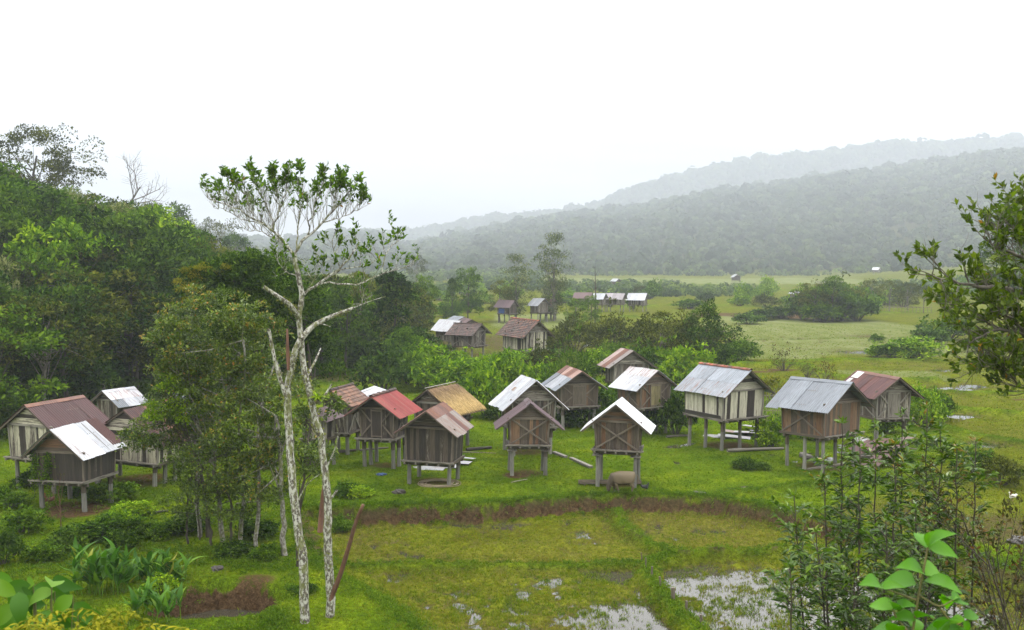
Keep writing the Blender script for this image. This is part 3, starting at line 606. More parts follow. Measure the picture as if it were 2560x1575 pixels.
        for s in (-1, 1):
            nr, nc = 10, 24; T_, Y_ = np.meshgrid(np.linspace(0, 1.04, nr), np.linspace(-rl, rl, nc), indexing='ij')
            rx = s * rw * T_; rz = zr + .02 - (zr - ze) * T_ - .06 * np.exp(-(T_ / .12) ** 2) - .12 * np.clip(T_ - .8, 0, 1) ** 1 - .05 * np.abs(Y_ / rl) ** 4
            V = np.stack([rx, Y_, rz], -1).reshape(-1, 3); a = np.arange(nr - 1)[:, None] * nc + np.arange(nc - 1)[None]; Fq = np.stack([a, a + 1, a + nc + 1, a + nc], -1).reshape(-1, 4)
            m.addq(V, Fq if s > 0 else Fq[:, ::-1], np.array((.2, .11, .035, 0)), V * 1.0)
            m.addq(V - [0, 0, .14], Fq if s < 0 else Fq[:, ::-1], np.array((.09, .055, .025, 0)), V * 1.0)
            n = 5200; t_ = np.sqrt(rs.rand(n)) * 1.02; y = rs.uniform(-rl - .03, rl + .03, n); L = rs.uniform(.25, .62, n); lay = rs.rand(n)
            p = np.stack([s * rw * t_, y, zr + .05 - (zr - ze) * t_ - .05 * np.abs(y / rl) ** 4 + lay * .03], -1)
            d = np.stack([s * rw + 0 * t_, rs.normal(0, .22, n) * rw + .25 * (np.abs(y) > rl - .12) * np.sign(y), -(zr - ze) - .35 * np.clip(t_ - .75, 0, 1) * 3 + 0 * t_], -1); d = unit(d); u = np.tile(np.array([s * (zr - ze) / LS, 0, rw / LS]), (n, 1))
            p -= d * L[:, None] * .45; V, Fq = leaf_quads(p, d, u, L, .022, .04 + .0 * L[:, None], .0)
            k = rs.uniform(.55, 1.25, n)[:, None]; fade = np.clip(t_ * 1.6 - .25, 0, 1)[:, None]; cc = (np.array([.30, .19, .09]) * (1 - fade) + np.array([.64, .44, .16]) * fade) * k
            m.addq(V, Fq, np.repeat(np.concatenate([cc, np.zeros((n, 1))], 1), 4, 0), np.repeat(p, 4, 0))
        r = m.build('thatch_roof', WOOD, root)
    if ridge:
        q = MB(seed + 3)
        if ridge == 'cap' or ridge == 'rust':
            c, ru = (RBR if ridge == 'rust' else (roof[1][0][0] if isinstance(roof[1][0], list) else roof[1][0]))
            nseg = max(2, round(rl * 2 / .9))
            for k in range(nseg):
                ya, yb = -rl + 2 * rl * k / nseg - .03, -rl + 2 * rl * (k + 1) / nseg + .02; lift = .028 + .006 * (k % 2)
                for s in (-1, 1): q.plank((s * .10, ya, zr + lift - .10 * sl), (s * .10, yb, zr + lift - .10 * sl), (s, 0, -sl), .24, .012, (*((lambda kq: [v * kq for v in c])(rn.uniform(.8, 1.15))), ru))
            q.build('ridge_cap', TIN, r)
        elif ridge in ('tile', 'darktile'):
            n = max(5, round(rl * 2 / .3)); cs_ = [(.30, .09, .045), (.20, .075, .045)] if ridge == 'tile' else [(.06, .038, .03), (.10, .05, .035)]
            for k in range(n):
                ya = -rl + 2 * rl * k / n; lift = zr + .03 + .012 * (k % 2) + rn.uniform(0, .01); a = np.linspace(-.2, math.pi + .2, 7)
                V = [(.115 * (1.1 if e == 0 else .92) * math.cos(t_), ya + e * (2 * rl / n) * 1.08, lift - .05 + .10 * math.sin(t_) + .02 * (1 - e)) for e in (0, 1) for t_ in a]
                q.add(V, [(i, i + 1, i + 8, i + 7) for i in range(6)], (*((lambda kq, cq: [v * kq for v in cq])(rn.uniform(.7, 1.2), rn.choice(cs_))), 0), [(v[0], v[1], k * 3.1) for v in V])
            q.build('ridge_tile', TILE, r)
        elif ridge == 'pole':
            q.tube([(-.1, -rl - .05, zr + .06), (-.12, rl + .05, zr + .07)], [.02, .02], (.5, .47, .4, .1), 6); q.build('ridge_pole', WOOD, r)
    return root
TB = [(.09, .036, .024), (.06, .028, .022), (.12, .052, .03), (.042, .026, .022)]
TB2 = [(.15, .066, .036), (.11, .052, .032), (.18, .082, .042)]
VG = 'stilt huts in the village'
HUTS = dict(
 A1=dict(label='dark plank hut with white tin roof and a vine climbing its front', roof=('tin', [ZW, ZW, ZN, ((.58, .59, .6), .3)]), walls='dark', gable='brown', seed=11, ridge=None, patch=None),
 A2=dict(label='large cream hut with a brown corrugated roof at the left edge', roof=('tin', [((.060, .028, .028), .12)]), walls='cream', gable='cream', seed=12, ridge='rust'),
 A3=dict(label='hut with rust streaked white roof rising behind the large brown roof', roof=('tin', [[ZN, ZW], [ZN, ZG]], [.55, 1.0]), walls='mix', gable='grey', seed=13, rustup=.36),
 A4=dict(label='cream plank hut with rusty roof half hidden behind the leafy tree', roof=('tin', [RBR, RB]), walls='cream', gable='cream', seed=14, ridge=None, posts=6),
 A5=dict(label='shaded hut almost hidden behind the bushy trees, its grey posts showing', roof=('tin', [ZG, RBR]), walls='mix', seed=15, posts=6),
 B1=dict(label='hut with brown clay tile roof just right of the white tree trunks', roof=('tile', TB2), walls='mix', gable='grey', seed=16, ridge='darktile', side_x=(1,)),
 B2=dict(label='small hut with purple tin roof tucked behind the white tree trunks', roof=('tin', [RP]), walls='cream', gable='grey', seed=17, ridge=None),
 C=dict(label='hut with bright red corrugated roof and a braced dark front', roof=('tin', [RR, RR, ((.23, .045, .04), .3)]), walls='dark', gable='dark', front='darkdoor', door=(DARKW, .2), seed=18, ridge='darktile', posts=6, platf=.4, side_x=(1,)),
 D0=dict(label='hut showing only a scrap of white roof behind the red roof', roof=('tin', [ZW]), walls='grey', seed=19, ridge=None),
 E=dict(label='hut with a shaggy golden thatched roof', roof=('thatch',), walls='mix', gable='grey', seed=20, ridge='pole'),
 F=dict(label='dark plank hut with striped rusty roof standing over a coil of rope', roof=('tin', [[RBR, RBR, ((.15, .085, .07), .3)], [RBR, ((.2, .18, .165), .35), ((.12, .06, .052), .3)]], [.3, 1.0]), walls='dark', gable='dark', seed=21, ridge=None),
 G=dict(label='hut with patched pale roof standing right behind the purple gabled hut', roof=('tin', [ZN, ZW], [.5, 1.0]), walls='mix', gable='grey', front='cross', seed=22, ridge=None, patch=[(-1, .2, .42, .5, .3, (.22, .17, .13, .4))]),
 H=dict(label='small hut with purple brown gable roof and crossed braces on its front', roof=('tin', [RP]), walls='brown', gable='brown', front='cross', seed=23, guard=True, flare=.08),
 I=dict(label='hut with grey roof rusty along the ridge and a plank door between braces', roof=('tin', [[RBR, ((.3, .2, .17), .3)], [ZG, ((.27, .28, .3), .1)]], [.36, 1.0]), walls='brown', gable='dark', front='door', door=((.15, .12, .085), .4), seed=24, ridge=None, posts=6, side_x=(-1,)),
 J=dict(label='hut with pinkish rusty roof sunk in bushes behind the other huts', roof=('tin', [((.30, .24, .22), .3), RBR, ((.22, .2, .19), .3)]), walls='grey', gable='grey', seed=25, ridge=None),
 K=dict(label='hut with rust streaked white roof and a small yellowish door', roof=('tin', [[ZN, ((.40, .40, .41), .35)], [ZW, ((.55, .54, .54), .33), ZN]], [.34, 1.0]), walls='brown', gable='brown', front='door', door=((.26, .22, .10), .3), seed=26, ridge=None, side_x=(-1,), posts=6),
 L=dict(label='brown hut with shining white gable roof directly above the grazing buffalo', roof=('tin', [((.56, .57, .59), .12)]), walls='brown', gable='brown', front='cross', seed=27, ridge=None, guard=True, flare=.09),
 M=dict(label='large cream plank hut with grey roof and an orange tiled ridge', roof=('tin', [[((.24, .262, .29), .14)], [((.27, .29, .315), .3), ((.245, .265, .29), .28)]], [.5, 1.0]), walls='white', gable='white', seed=28, ridge='tile', posts=7, platf=.3, skirt=[('L', .9)]),
 N=dict(label='hut with smooth blue grey roof over dark reddish planks behind the saplings', roof=('tin', [ZG]), walls='brown', gable='dark', front='planks', seed=29, ridge='cap', posts=6, side_x=(-1,)),
 O=dict(label='hut with red brown roof and white patch behind the scrap heap', roof=('tin', [((.085, .034, .032), .28), ((.068, .030, .030), .25)]), walls='grey', gable='grey', front='door', seed=30, ridge='rust', side_x=(-1,), patch=[(-1, 1.6, .2, .7, .6, (.6, .6, .6, .1)), (-1, 1.75, .6, .35, .9, (.5, .5, .5, .2))]),
 P=dict(label='larger tile roofed hut with pale plank walls above the green bushes', roof=('tile', TB), walls='cream', gable='grey', seed=31, ridge='tile', skirt=[('F', 1)]),
 Q=dict(label='smaller tile roofed hut on tall posts beside the larger one', roof=('tile', [(.085, .045, .035), (.06, .036, .03)]), walls='grey', gable='grey', front='cross', seed=32, ridge='darktile', side_x=(-1,)),
 R=dict(label='white tin roofed hut behind the smaller tile roofed hut', roof=('tin', [ZW]), walls='grey', seed=33, ridge=None),
 S=dict(label='hut with small brown roof peeking out behind the tile roofed hut', roof=('tin', [RB]), walls='grey', far=1, seed=34, ridge=None),
 T=dict(label='hut with grey roof farthest back in the cluster behind the tile roofs', roof=('tin', [ZG]), walls='grey', far=1, seed=35, ridge=None),
 U=dict(label='hut with brown roof and a blue tarp on its wall below the tall trees', roof=('tin', [RP]), walls='mix', far=1, seed=36, ridge=None),
 V1=dict(label='white roofed hut adjoining the rusty roofed hut in the valley', roof=('tin', [ZN]), walls='grey', far=1, seed=37, ridge=None),
 V2=dict(label='hut with rusty grey roof joined to a white roofed one in the valley', roof=('tin', [RBR, ((.28, .22, .19), .3)]), walls='grey', far=1, seed=38, ridge=None, posts=6),
 W1=dict(label='brown roofed hut leftmost in the far row of four', roof=('tin', [((.11, .065, .065), .12)]), walls='grey', far=1, seed=39, ridge=None),
 W2=dict(label='small white roofed hut second in the far row of four', roof=('tin', [ZN]), walls='grey', far=1, seed=40, ridge=None),
 W3=dict(label='long grey brown roofed hut third in the far row of four', roof=('tin', [((.25, .23, .24), .2)]), walls='grey', far=1, seed=41, ridge=None),
 W4=dict(label='pale roofed hut rightmost in the far row of four', roof=('tin', [ZN, ((.4, .41, .43), .1)]), walls='grey', far=1, seed=42, ridge='cap'),
 X1=dict(label='tiny lone hut with pale roof on the far field right of the feathery tree', roof=('tin', [ZN]), walls='grey', far=1, seed=43, ridge=None),
 X2=dict(label='tiny lone gabled hut with bright left slope on the far field', roof=('tin', [ZN]), walls='dark', far=1, seed=44, ridge=None),
 X4=dict(label='farthest hut, a white roof glinting among trees at the hill foot', roof=('tin', [ZW]), walls='grey', far=1, seed=45, ridge=None),
 X6=dict(label='low open shed with a flat pale roof in the middle hedges', roof=('tin', [ZN]), walls='grey', far=1, seed=46, ridge=None))
HUTROOT = {}
for k, sp in HUTS.items(): HUTROOT[k] = hut(P=HP[k], group=VG, **sp)
# brown end sheet on the white roof of the vine hut
P_ = HP['A1']; q = MB(5); rw, rl, zr, ze = P_[3:7]; LS = math.hypot(rw, zr - ze)
for k in range(14):
    y = rl - .62 + k * .05; q.tube([(rw * .02, y, zr + .02), (rw * .86, y, zr - (zr - ze) * .86 + .035)], [.022, .022], (.075, .035, .033, .25), 6)
q.build('end_sheet', TIN, [c for c in HUTROOT['A1'].children if c.name.startswith('roof')][0] if any(c.name.startswith('roof') for c in HUTROOT['A1'].children) else HUTROOT['A1'])
# blue tarp on a valley hut
P_ = HP['U']; q = MB(6); q.plank((-P_[7] - .1, P_[8] * .7, P_[9] + .5), (-P_[7] - .1, -P_[8] * .2, P_[9] + .45), (0, 0, 1), .8, .03, (.03, .07, .22, .05)); q.build('tarp', m_simple('blue_tarp', (.03, .08, .26)), HUTROOT['U'])
# ------------------------------------------------------------------ vegetation
def clump_leaves(rs, C, rc, n, L, asp=.5, flat=.8, up=.35, vb=None, droop=.25):
    """n leaves round every clump centre C (k,3) of radius rc (k)"""
    k = len(C); idx = np.repeat(np.arange(k), n); m = len(idx)
    d = rdir(rs, m); d[:, 2] = np.where(d[:, 2] < -.2, np.abs(d[:, 2]) * .8, d[:, 2]); r = rs.uniform(.45, 1.05, m) ** .7
    P = C[idx] + d * (np.broadcast_to(rc, (k,))[idx] * r)[:, None] * np.array([1, 1, flat])
    D = unit(d * .7 + rdir(rs, m) * .9 + np.array([0, 0, up - droop]))
    U = unit(np.array([0, 0, 1.]) + rdir(rs, m) * .7)
    LL = L * rs.uniform(.6, 1.3, m)
    V, Fq = leaf_quads(P, D, U, LL, LL * asp)
    v = rs.uniform(.15, .85, m) + (0 if vb is None else vb[idx])
    return V, Fq, np.repeat(v, 4)
def shell(rs, k, r, low=-.35, inn=.55):
    """clump centres spread through an uneven crown"""
    d = rdir(rs, k * 3); d = d[d[:, 2] > low][:k]; s = rs.uniform(inn, 1., len(d)) ** .6
    lump = 1 + .22 * np.sin(d[:, 0] * 4 + rs.rand() * 6) * np.cos(d[:, 1] * 3 + rs.rand() * 6)
    return d * (s * lump)[:, None] * np.asarray(r)
def crown(rs, r, cz, k, n, L, rc, asp=.5, low=-.35, shape=None):
    a = Acc(); C = shell(rs, k, r, low)
    if shape == 'cone':
        C = np.stack([0 * C[:, 0], 0 * C[:, 0], rs.uniform(-1, 1, len(C))], -1); w = np.clip(.72 - .62 * C[:, 2], .05, 1.2); an = rs.uniform(0, 6.28, len(C)); q = np.sqrt(rs.uniform(.3, 1, len(C)))
        C = np.stack([np.cos(an) * w * q * r[0], np.sin(an) * w * q * r[1], C[:, 2] * r[2]], -1)
    if shape == 'tall':
        z = rs.uniform(-1, 1, len(C)); w = np.clip(1.05 - .5 * np.abs(z + .1) ** 2, .2, 1); an = rs.uniform(0, 6.28, len(C)); q = rs.uniform(.2, 1, len(C))
        C = np.stack([np.cos(an) * w * q * r[0], np.sin(an) * w * q * r[1], z * r[2]], -1)
    C[:, 2] += cz
    a.add(*clump_leaves(rs, C, rc * rs.uniform(.65, 1.45, len(C)), n, L, asp, vb=rs.normal(0, .2, len(C))))
    return a, C
def trunk_mesh(rs, base, top, r0, limbs=(), r1=None):
    a = Acc(); n = 7; t_ = np.linspace(0, 1, n)[:, None]; P = base + (top - base) * t_ + rs.normal(0, .012, (n, 3)) * np.linalg.norm(top - base) * np.array([1, 1, 0]); P[0] = base
    V, Fq, g = tube_np(P, np.linspace(r0, r1 or r0 * .35, n), 7); a.add(V, Fq, .5)
    for c in limbs:
        s = rs.uniform(.35, .9); p0 = base + (top - base) * s; mid = (p0 + c) / 2 + np.array([0, 0, .12 * np.linalg.norm(c - p0)]) ; q = np.array([p0, (p0 + mid) / 2, mid, c])
        V, Fq, g = tube_np(q, np.array([.26, .2, .14, .05]) * r0, 5); a.add(V, Fq, .5)
    return a
PROTO = {}
def tree_proto(kind, seed):
    """a tree about 10 m tall made of crown and trunk, standing at the origin"""
    rs = np.random.RandomState(seed)
    spec = dict(dome=((4.2, 4.2, 4.6), 5.2, 64, 80, .42, 1.05, .5, -.8, None, 'dark', 'dark'), round=((3.6, 3.6, 4.6), 5.2, 62, 78, .40, .95, .5, -.85, None, 'mid', 'dark'),
                olive=((4., 4., 4.4), 5.4, 60, 66, .38, .95, .45, -.75, None, 'olive', 'grey'), feathery=((3.0, 3.0, 4.8), 5.8, 84, 60, .34, .85, .3, -.8, 'tall', 'pale', 'grey'),
                cone=((3.6, 3.6, 4.6), 5.2, 70, 66, .40, .9, .5, -.9, 'cone', 'dark', 'dark'), bright=((3.6, 3.6, 4.2), 5.4, 58, 76, .40, .95, .5, -.8, None, 'bright', 'dark'),
                open=((4.2, 4.2, 3.6), 6.4, 70, 40, .34, .85, .5, -.5, None, 'olive', 'grey'), umbrella=((4.8, 4.8, 1.6), 8.4, 60, 40, .46, 1.0, .5, -.2, None, 'mid', 'grey'), fine=((4.4, 4.4, 3.4), 6.8, 120, 60, .24, .72, .5, -.5, None, 'olive', 'dark'))[kind]
    r, cz, k, n, L, rc, asp, low, sh, lf, bk = spec
    a, C = crown(rs, r, cz, k, n, L, rc, asp, low, sh)
    root = empty('tree', (0, 0, 0))
    lim = C[rs.choice(len(C), 22 if kind in ('open', 'umbrella', 'feathery', 'fine') else 9, False)]
    trunk_mesh(rs, np.array([0, 0, -.6]), np.array([rs.normal(0, .25), rs.normal(0, .25), cz + r[2] * .35]), .2, lim).build('trunk', BARK[bk], root, True)
    a.build('crown', LF[lf], root)
    return root
LOOK = dict(dome='dark domed', round='mid green round', olive='olive brown', feathery='pale feathery', fine='fine leaved', cone='dark conical', bright='bright green', open='thin open crowned', umbrella='flat topped')
ORD = ['first', 'second', 'third', 'fourth', 'fifth', 'sixth', 'seventh', 'eighth', 'ninth', 'tenth', 'eleventh', 'twelfth', 'thirteenth', 'fourteenth', 'fifteenth', 'sixteenth', 'seventeenth', 'eighteenth', 'nineteenth', 'twentieth']
def name_by_order(lst, what, where, cat, group):
    """lst of (px, object); labels by order from the left within its own look and place"""
    lst.sort(key=lambda q: q[0]); n = len(lst)
    for i, (_, o) in enumerate(lst):
        if n == 1: s = f'the only {what} {where}'
        elif i == 0: s = f'leftmost {what} {where}'
        elif i == n - 1: s = f'rightmost {what} {where}'
        else: s = f'{ORD[i] if i < 20 else "number " + str(i + 1)} {what} from left, {where}'
        tag(o, s, cat, group)
def place_tree(kind, x, y, h, wf=1., rz=0, name=None, z=None):
    ks = [k for k in PROTO if k[0] == kind]; key = (kind, int(rz * 7919) % 2)
    if key not in PROTO: PROTO[key] = [tree_proto(kind, hash(kind) % 1000 if False else sum(map(ord, kind)) + key[1] * 77), False]
    o, used = PROTO[key]
    if used: o = copy_thing(o)
    PROTO[key][1] = True
    s = h / (9.6 if kind != 'umbrella' else 10); o.location = (x, y, H(x, y) if z is None else z); o.scale = (s * wf, s * wf, s); o.rotation_euler = (0, 0, rz * 6.28)
    return o
rn = random.Random(5)
# ---- the forest on the left hillside: every tree its own thing
hl = {}
cand = []
yy = 62.
while yy < 300:
    st = 3.7 + (yy - 60) * .02
    x0 = float(np.interp(yy, *XL)); x = x0 - .5
    while x > -.60 * yy - 6 and x > x0 - 75:
        cand.append((x + rn.uniform(-1.6, 1.6), yy + rn.uniform(-1.8, 1.8))); x -= st * rn.uniform(.85, 1.2)
    yy += st * 1.12
best = {}
kept = []
for x, y in cand:
    h = rn.uniform(7.5, 12.5) * (1 if y > 75 else .8); z = H(x, y); px, pt = proj(x, y, z + h); _, pb = proj(x, y, z)
    if px < -130 or px > 1180 or (px > 830 and y < 120): continue
    lim = np.interp(px, [-100, 0, 60, 190, 230, 330, 400, 450, 560, 640, 760, 900, 1000, 1180], [405, 425, 470, 482, 500, 520, 545, 578, 632, 655, 690, 705, 715, 740]) + rn.uniform(0, 16)
    if pt < lim: h = h - (lim - pt) / F * y; pt = lim
    if h < 3.2: continue
    kept.append((y, x, h, z, px, pt, pb))
kept.sort(); hor = np.full(400, 3000.)                       # keep what rises above what stands in front of it
for y, x, h, z, px, pt, pb in kept:
    w = h * .36 / y * F; a = int(max(0, (px - w * .5 + 200) / 5)); b = int(min(399, (px + w * .5 + 200) / 5)) + 1
    if a >= b: continue
    vis = np.median(hor[a:b]) - pt
    if vis < 6: continue
    hor[a:b] = np.minimum(hor[a:b], pt + .10 * (pb - pt))
    band = 'low on the left hillside' if y < 95 else ('halfway up the left hillside' if y < 150 else 'at the misty hillside end')
    kind = rn.choices(['dome', 'round', 'olive', 'feathery', 'cone', 'bright', 'open', 'umbrella'], [5, 4, 4, 2, 1.6, 1.8, 1.2, .8] if y < 100 else [5, 3, 4, 2, 1, .7, 1.4, .7])[0]
    o = place_tree(kind, x, y, h, rn.uniform(.85, 1.25), rn.random()); hl.setdefault((kind, band), []).append((px, o))
for (kind, band), l in hl.items(): name_by_order(l, LOOK[kind] + ' tree', band, 'tree', 'forest trees on the left hillside')
# ---- named single trees: px of base, depth, height in px, kind
def single(kind, px, py_top, Y, pyb, wf, label, rz=.3, group=None, z=None):
    zb = H(at(px, 700, Y)[0], Y) if z is None else z
    x = at(px, 700, Y)[0]; top = at(px, py_top, Y)[2]; o = place_tree(kind, x, Y, max(top - zb, 1.), wf, rz, z=zb); tag(o, label, 'tree', group); return o
single('fine', 95, 338, 150, 0, .95, 'tall thin crowned tree standing out against the sky on the left hilltop', .31)
single('dome', 440, 528, 205, 0, .9, 'misty dark tree rising above the far end of the left hillside', .7)
single('umbrella', 590, 592, 230, 0, .55, 'small flat topped tree alone in the mist left of the lichened crown', .2)
single('cone', 985, 690, 100, 0, 1.12, 'big dark conical tree right of the white trunks, behind the huts', .15)
single('round', 1010, 830, 92, 0, 1.05, 'mid green leafy tree in front of the big conical tree', .5)
single('dome', 860, 720, 96, 0, .8, 'dark tree behind the white trunks and the tiled roof', .42)
single('olive', 900, 690, 108, 0, .9, 'olive tree between the white trunks and the big conical tree', .9)
single('dome', 1110, 860, 98, 0, .95, 'small round dark tree at the edge of the bright bushes', .66)
single('round', 1060, 700, 150, 0, .7, 'pale misty tree just right of the big conical tree', .77)
single('feathery', 1385, 615, 178, 0, .8, 'tall feathery bamboo like tree beside the small valley huts', .1)
single('cone', 1130, 700, 165, 0, .55, 'dark pointed tree among the greenery left of the valley huts', .2)
single('round', 1170, 680, 172, 0, .8, 'leafy tree right of the pointed tree in the valley', .3)
single('feathery', 1290, 660, 176, 0, 1.0, 'vine hung tree between the leafy tree and the feathery one', .6)
single('olive', 1250, 705, 175, 0, .9, 'rounded tree behind the brown roofed valley hut', .4)
single('round', 1440, 752, 155, 0, .9, 'small round tree standing in front of the far row of huts', .8)
single('round', 1478, 745, 158, 0, .8, 'small loose tree just right of another beside the bare pole', .25)
single('olive', 1655, 785, 92, 0, 1.15, 'pale flowering small tree above the olive hedge', .35)
single('dome', 1765, 772, 93, 0, .95, 'dark dense small tree beside the pale flowering one', .55)
single('round', 2085, 700, 178, 0, 1.25, 'wide tree rising from the bush clump in the middle of the pale green field', .45)
single('olive', 2035, 712, 179, 0, 1.2, 'olive tree at the left of the bush clump in the field', .05)
single('dome', 2545, 560, 165, 0, .8, 'dark tree behind the leafy branches at the right edge', .85)
for i, (px, top, Y) in enumerate([(2180, 700, 205), (2225, 705, 210), (2270, 708, 215), (2310, 715, 205)]):
    single('open', px, top, Y, 0, .9, ['first', 'second', 'third', 'fourth'][i] + ' from the left of four thin trees along the far stake fence', i * .23, 'thin trees along the far stake fence')
# dead leaning tree on the hill skyline
def branch_tree(rs, base, d, L, r, depth, spread=.6, up=.15, kids=4, out=None, tips=None, sides=5, jit=.08, ratio=.62, first=.35):
    n = 5; P = [np.asarray(base, float)]; d = unit(np.asarray(d, float))
    for i in range(n - 1):
        d = unit(d + rs.normal(0, jit, 3) + np.array([0, 0, up * .25])); P.append(P[-1] + d * L / (n - 1))
    P = np.array(P); V, Fq, g = tube_np(P, np.linspace(r, r * .45, n), sides if r > .02 else 4); out.add(V, Fq, .5)
    if depth <= 0: tips.append((P[-1], d)); return
    for k in range(kids):
        t_ = first + (1 - first) * (k + rs.uniform(.2, .9)) / kids; i = min(int(t_ * (n - 1)), n - 2); f = t_ * (n - 1) - i; p = P[i] * (1 - f) + P[i + 1] * f
        dd = unit(P[i + 1] - P[i]); s = unit(np.cross(dd, rdir(rs, 1)[0])); nd = unit(dd * math.cos(spread) + s * math.sin(spread) + np.array([0, 0, up]))
        branch_tree(rs, p, nd, L * ratio * rs.uniform(.75, 1.15) * (1.15 - .4 * t_), r * .5 * (1.1 - .35 * t_), depth - 1, spread, up, max(2, kids - 1), out, tips, sides, jit, ratio, first)
    tips.append((P[-1], d))
rs = np.random.RandomState(8)
a = Acc(); tp = []; b0 = at(258, 545, 150); b0[2] -= 3
branch_tree(rs, b0, (.75, 0, 1), 9.5, .22, 3, .8, .03, 6, a, tp)
dt = empty('dead_tree', b0); o = a.build('trunk', BARK['grey'], dt); o.location = -b0; tag(dt, 'leaning bare dead tree on the left hill skyline', 'tree')
# ---- shrubs and bushes
SPROTO = {}
def shrub_proto(kind, i):
    rs = np.random.RandomState(900 + i * 13 + sum(map(ord, kind))); a = Acc()
    k, n, L, asp, lf, rc = dict(bright=(36, 46, .18, .5, 'bright', .30), mid=(36, 44, .18, .5, 'mid', .30), dark=(34, 40, .19, .5, 'dark', .32), olive=(40, 48, .12, .45, 'olive', .27), fern=(30, 50, .16, .25, 'mid', .3), dry=(20, 14, .10, .5, 'red', .25), yellow=(30, 46, .13, .35, 'yellow', .28))[kind]
    C = shell(rs, k, (.82, .82, .72), -.15, .35); C[:, 2] = np.abs(C[:, 2] + .28)
    a.add(*clump_leaves(rs, C, rc * rs.uniform(.6, 1.3, len(C)), n, L, asp, vb=rs.normal(0, .13, len(C))))
    tp = rs.choice(len(C), 9, False); sh = np.stack([C[tp] + rdir(rs, 9) * .3 + np.array([0, 0, .35])], 0)[0]
    a.add(*clump_leaves(rs, sh, np.full(9, .13), 12, L, asp))
    st = Acc()
    for c in C[rs.choice(len(C), 12, False)]:
        V, Fq, g = tube_np(np.array([(0, 0, -.15), c * .5 + [0, 0, .05], c]), np.array([.03, .02, .008]), 4); st.add(V, Fq, .5)
    nf = sum(len(f) for f in a.F)
    ob = mesh_np('shrub', np.concatenate(a.V + st.V), np.concatenate(a.F + [f + a.n for f in st.F]), [LF[lf], BARK['dark']], None, dict(v=np.concatenate(a.A + st.A)), False, np.r_[np.zeros(nf), np.ones(sum(len(f) for f in st.F))])
    return ob
SH = {}
def shrub(kind, px, pyb, w, h, zone, Y=None, z=None):
    """bush whose foot shows at (px, pyb), w x h photo pixels big"""
    if Y is None:
        x, y = G(px, pyb, 0.)
        for _ in range(3): x, y = G(px, pyb, H(x, y))
    else: x, y = at(px, pyb, Y)[0], Y
    zz = H(x, y) if z is None else z; i = len(SH.setdefault('_n', [])) % 3; SH['_n'].append(1)
    if (kind, i) not in SPROTO: SPROTO[(kind, i)] = shrub_proto(kind, i); o = SPROTO[(kind, i)]
    else: o = SPROTO[(kind, i)].copy(); COL.objects.link(o)
    s = w / F * y / 2.0; o.location = (x, y, zz - .05); o.scale = (s, s, h / F * y / 1.35); o.rotation_euler = (0, 0, (px * .37) % 6.28)
    SH.setdefault((kind, zone), []).append((px, o)); return o
Zc, Zh, Zr, Zv, Zl = 'in the thicket behind the thatched hut', 'in the hedge behind the middle huts', 'near the two huts at the right', 'in the valley greenery', 'in the undergrowth at the lower left'
for q in [('bright', 1215, 1040, 130, 150), ('bright', 1160, 990, 150, 100), ('bright', 1270, 985, 120, 110), ('bright', 1090, 975, 150, 110), ('bright', 1190, 945, 150, 56), ('bright', 1290, 935, 140, 60), ('olive', 1345, 955, 140, 110), ('bright', 1130, 930, 140, 60), ('bright', 1060, 940, 120, 90),
          ('mid', 1345, 915, 120, 60), ('bright', 1300, 955, 120, 80), ('dark', 1250, 1050, 80, 70), ('bright', 1250, 915, 120, 36), ('mid', 1020, 960, 130, 110), ('dark', 960, 980, 150, 120)]: shrub(*q, Zc)
for q in [('olive', 1440, 880, 130, 110), ('olive', 1530, 885, 150, 120), ('olive', 1620, 890, 150, 120), ('olive', 1700, 900, 160, 130), ('olive', 1780, 900, 150, 110), ('mid', 1850, 905, 110, 70), ('bright', 1660, 955, 150, 110), ('bright', 1720, 975, 150, 120), ('bright', 1790, 945, 110, 70), ('mid', 1590, 960, 120, 110), ('fern', 1440, 1000, 140, 160),
          ('mid', 1560, 1035, 130, 110), ('mid', 1480, 1060, 120, 120), ('dark', 1420, 1065, 90, 60), ('dark', 1690, 1085, 120, 120), ('mid', 1625, 1075, 110, 130), ('fern', 1545, 925, 110, 90), ('bright', 1500, 930, 100, 60), ('olive', 1390, 895, 100, 90), ('bright', 1370, 985, 120, 90), ('dark', 1650, 1020, 110, 70), ('dark', 1360, 1050, 90, 60)]: shrub(*q, Zh)
for q in [('yellow', 1940, 1010, 110, 90), ('bright', 1925, 1115, 90, 80), ('mid', 1960, 1095, 70, 70), ('bright', 2310, 1065, 120, 110), ('mid', 2350, 1050, 90, 90), ('yellow', 2260, 1050, 80, 80), ('dry', 1960, 915, 80, 75), ('dry', 2060, 945, 80, 70), ('dry', 2020, 945, 60, 50), ('dark', 1860, 1172, 70, 36), ('dark', 1900, 1172, 60, 24), ('mid', 2220, 1080, 90, 60), ('dark', 2040, 1100, 80, 60),
          ('bright', 2290, 900, 140, 60), ('mid', 2230, 895, 100, 45), ('mid', 2370, 850, 130, 70), ('mid', 2330, 860, 90, 50), ('bright', 2190, 892, 50, 40), ('mid', 2190, 855, 40, 24), ('mid', 2460, 880, 120, 60), ('mid', 2440, 1180, 130, 70), ('olive', 2500, 1210, 130, 90)]: shrub(*q, Zr)
for i in range(74):
    px = rn.uniform(1020, 2420); py = rn.choice([rn.uniform(735, 775), rn.uniform(735, 772), rn.uniform(775, 800)])
    if px > 1800 and py > 770: continue
    if 1400 < px < 1800 and py > 778: continue
    if 1190 < px < 1480 and py > 775: continue
    shrub(rn.choice(['mid', 'bright', 'olive', 'mid', 'bright', 'dark']), px, py, rn.uniform(45, 100), rn.uniform(24, 52), Zv)
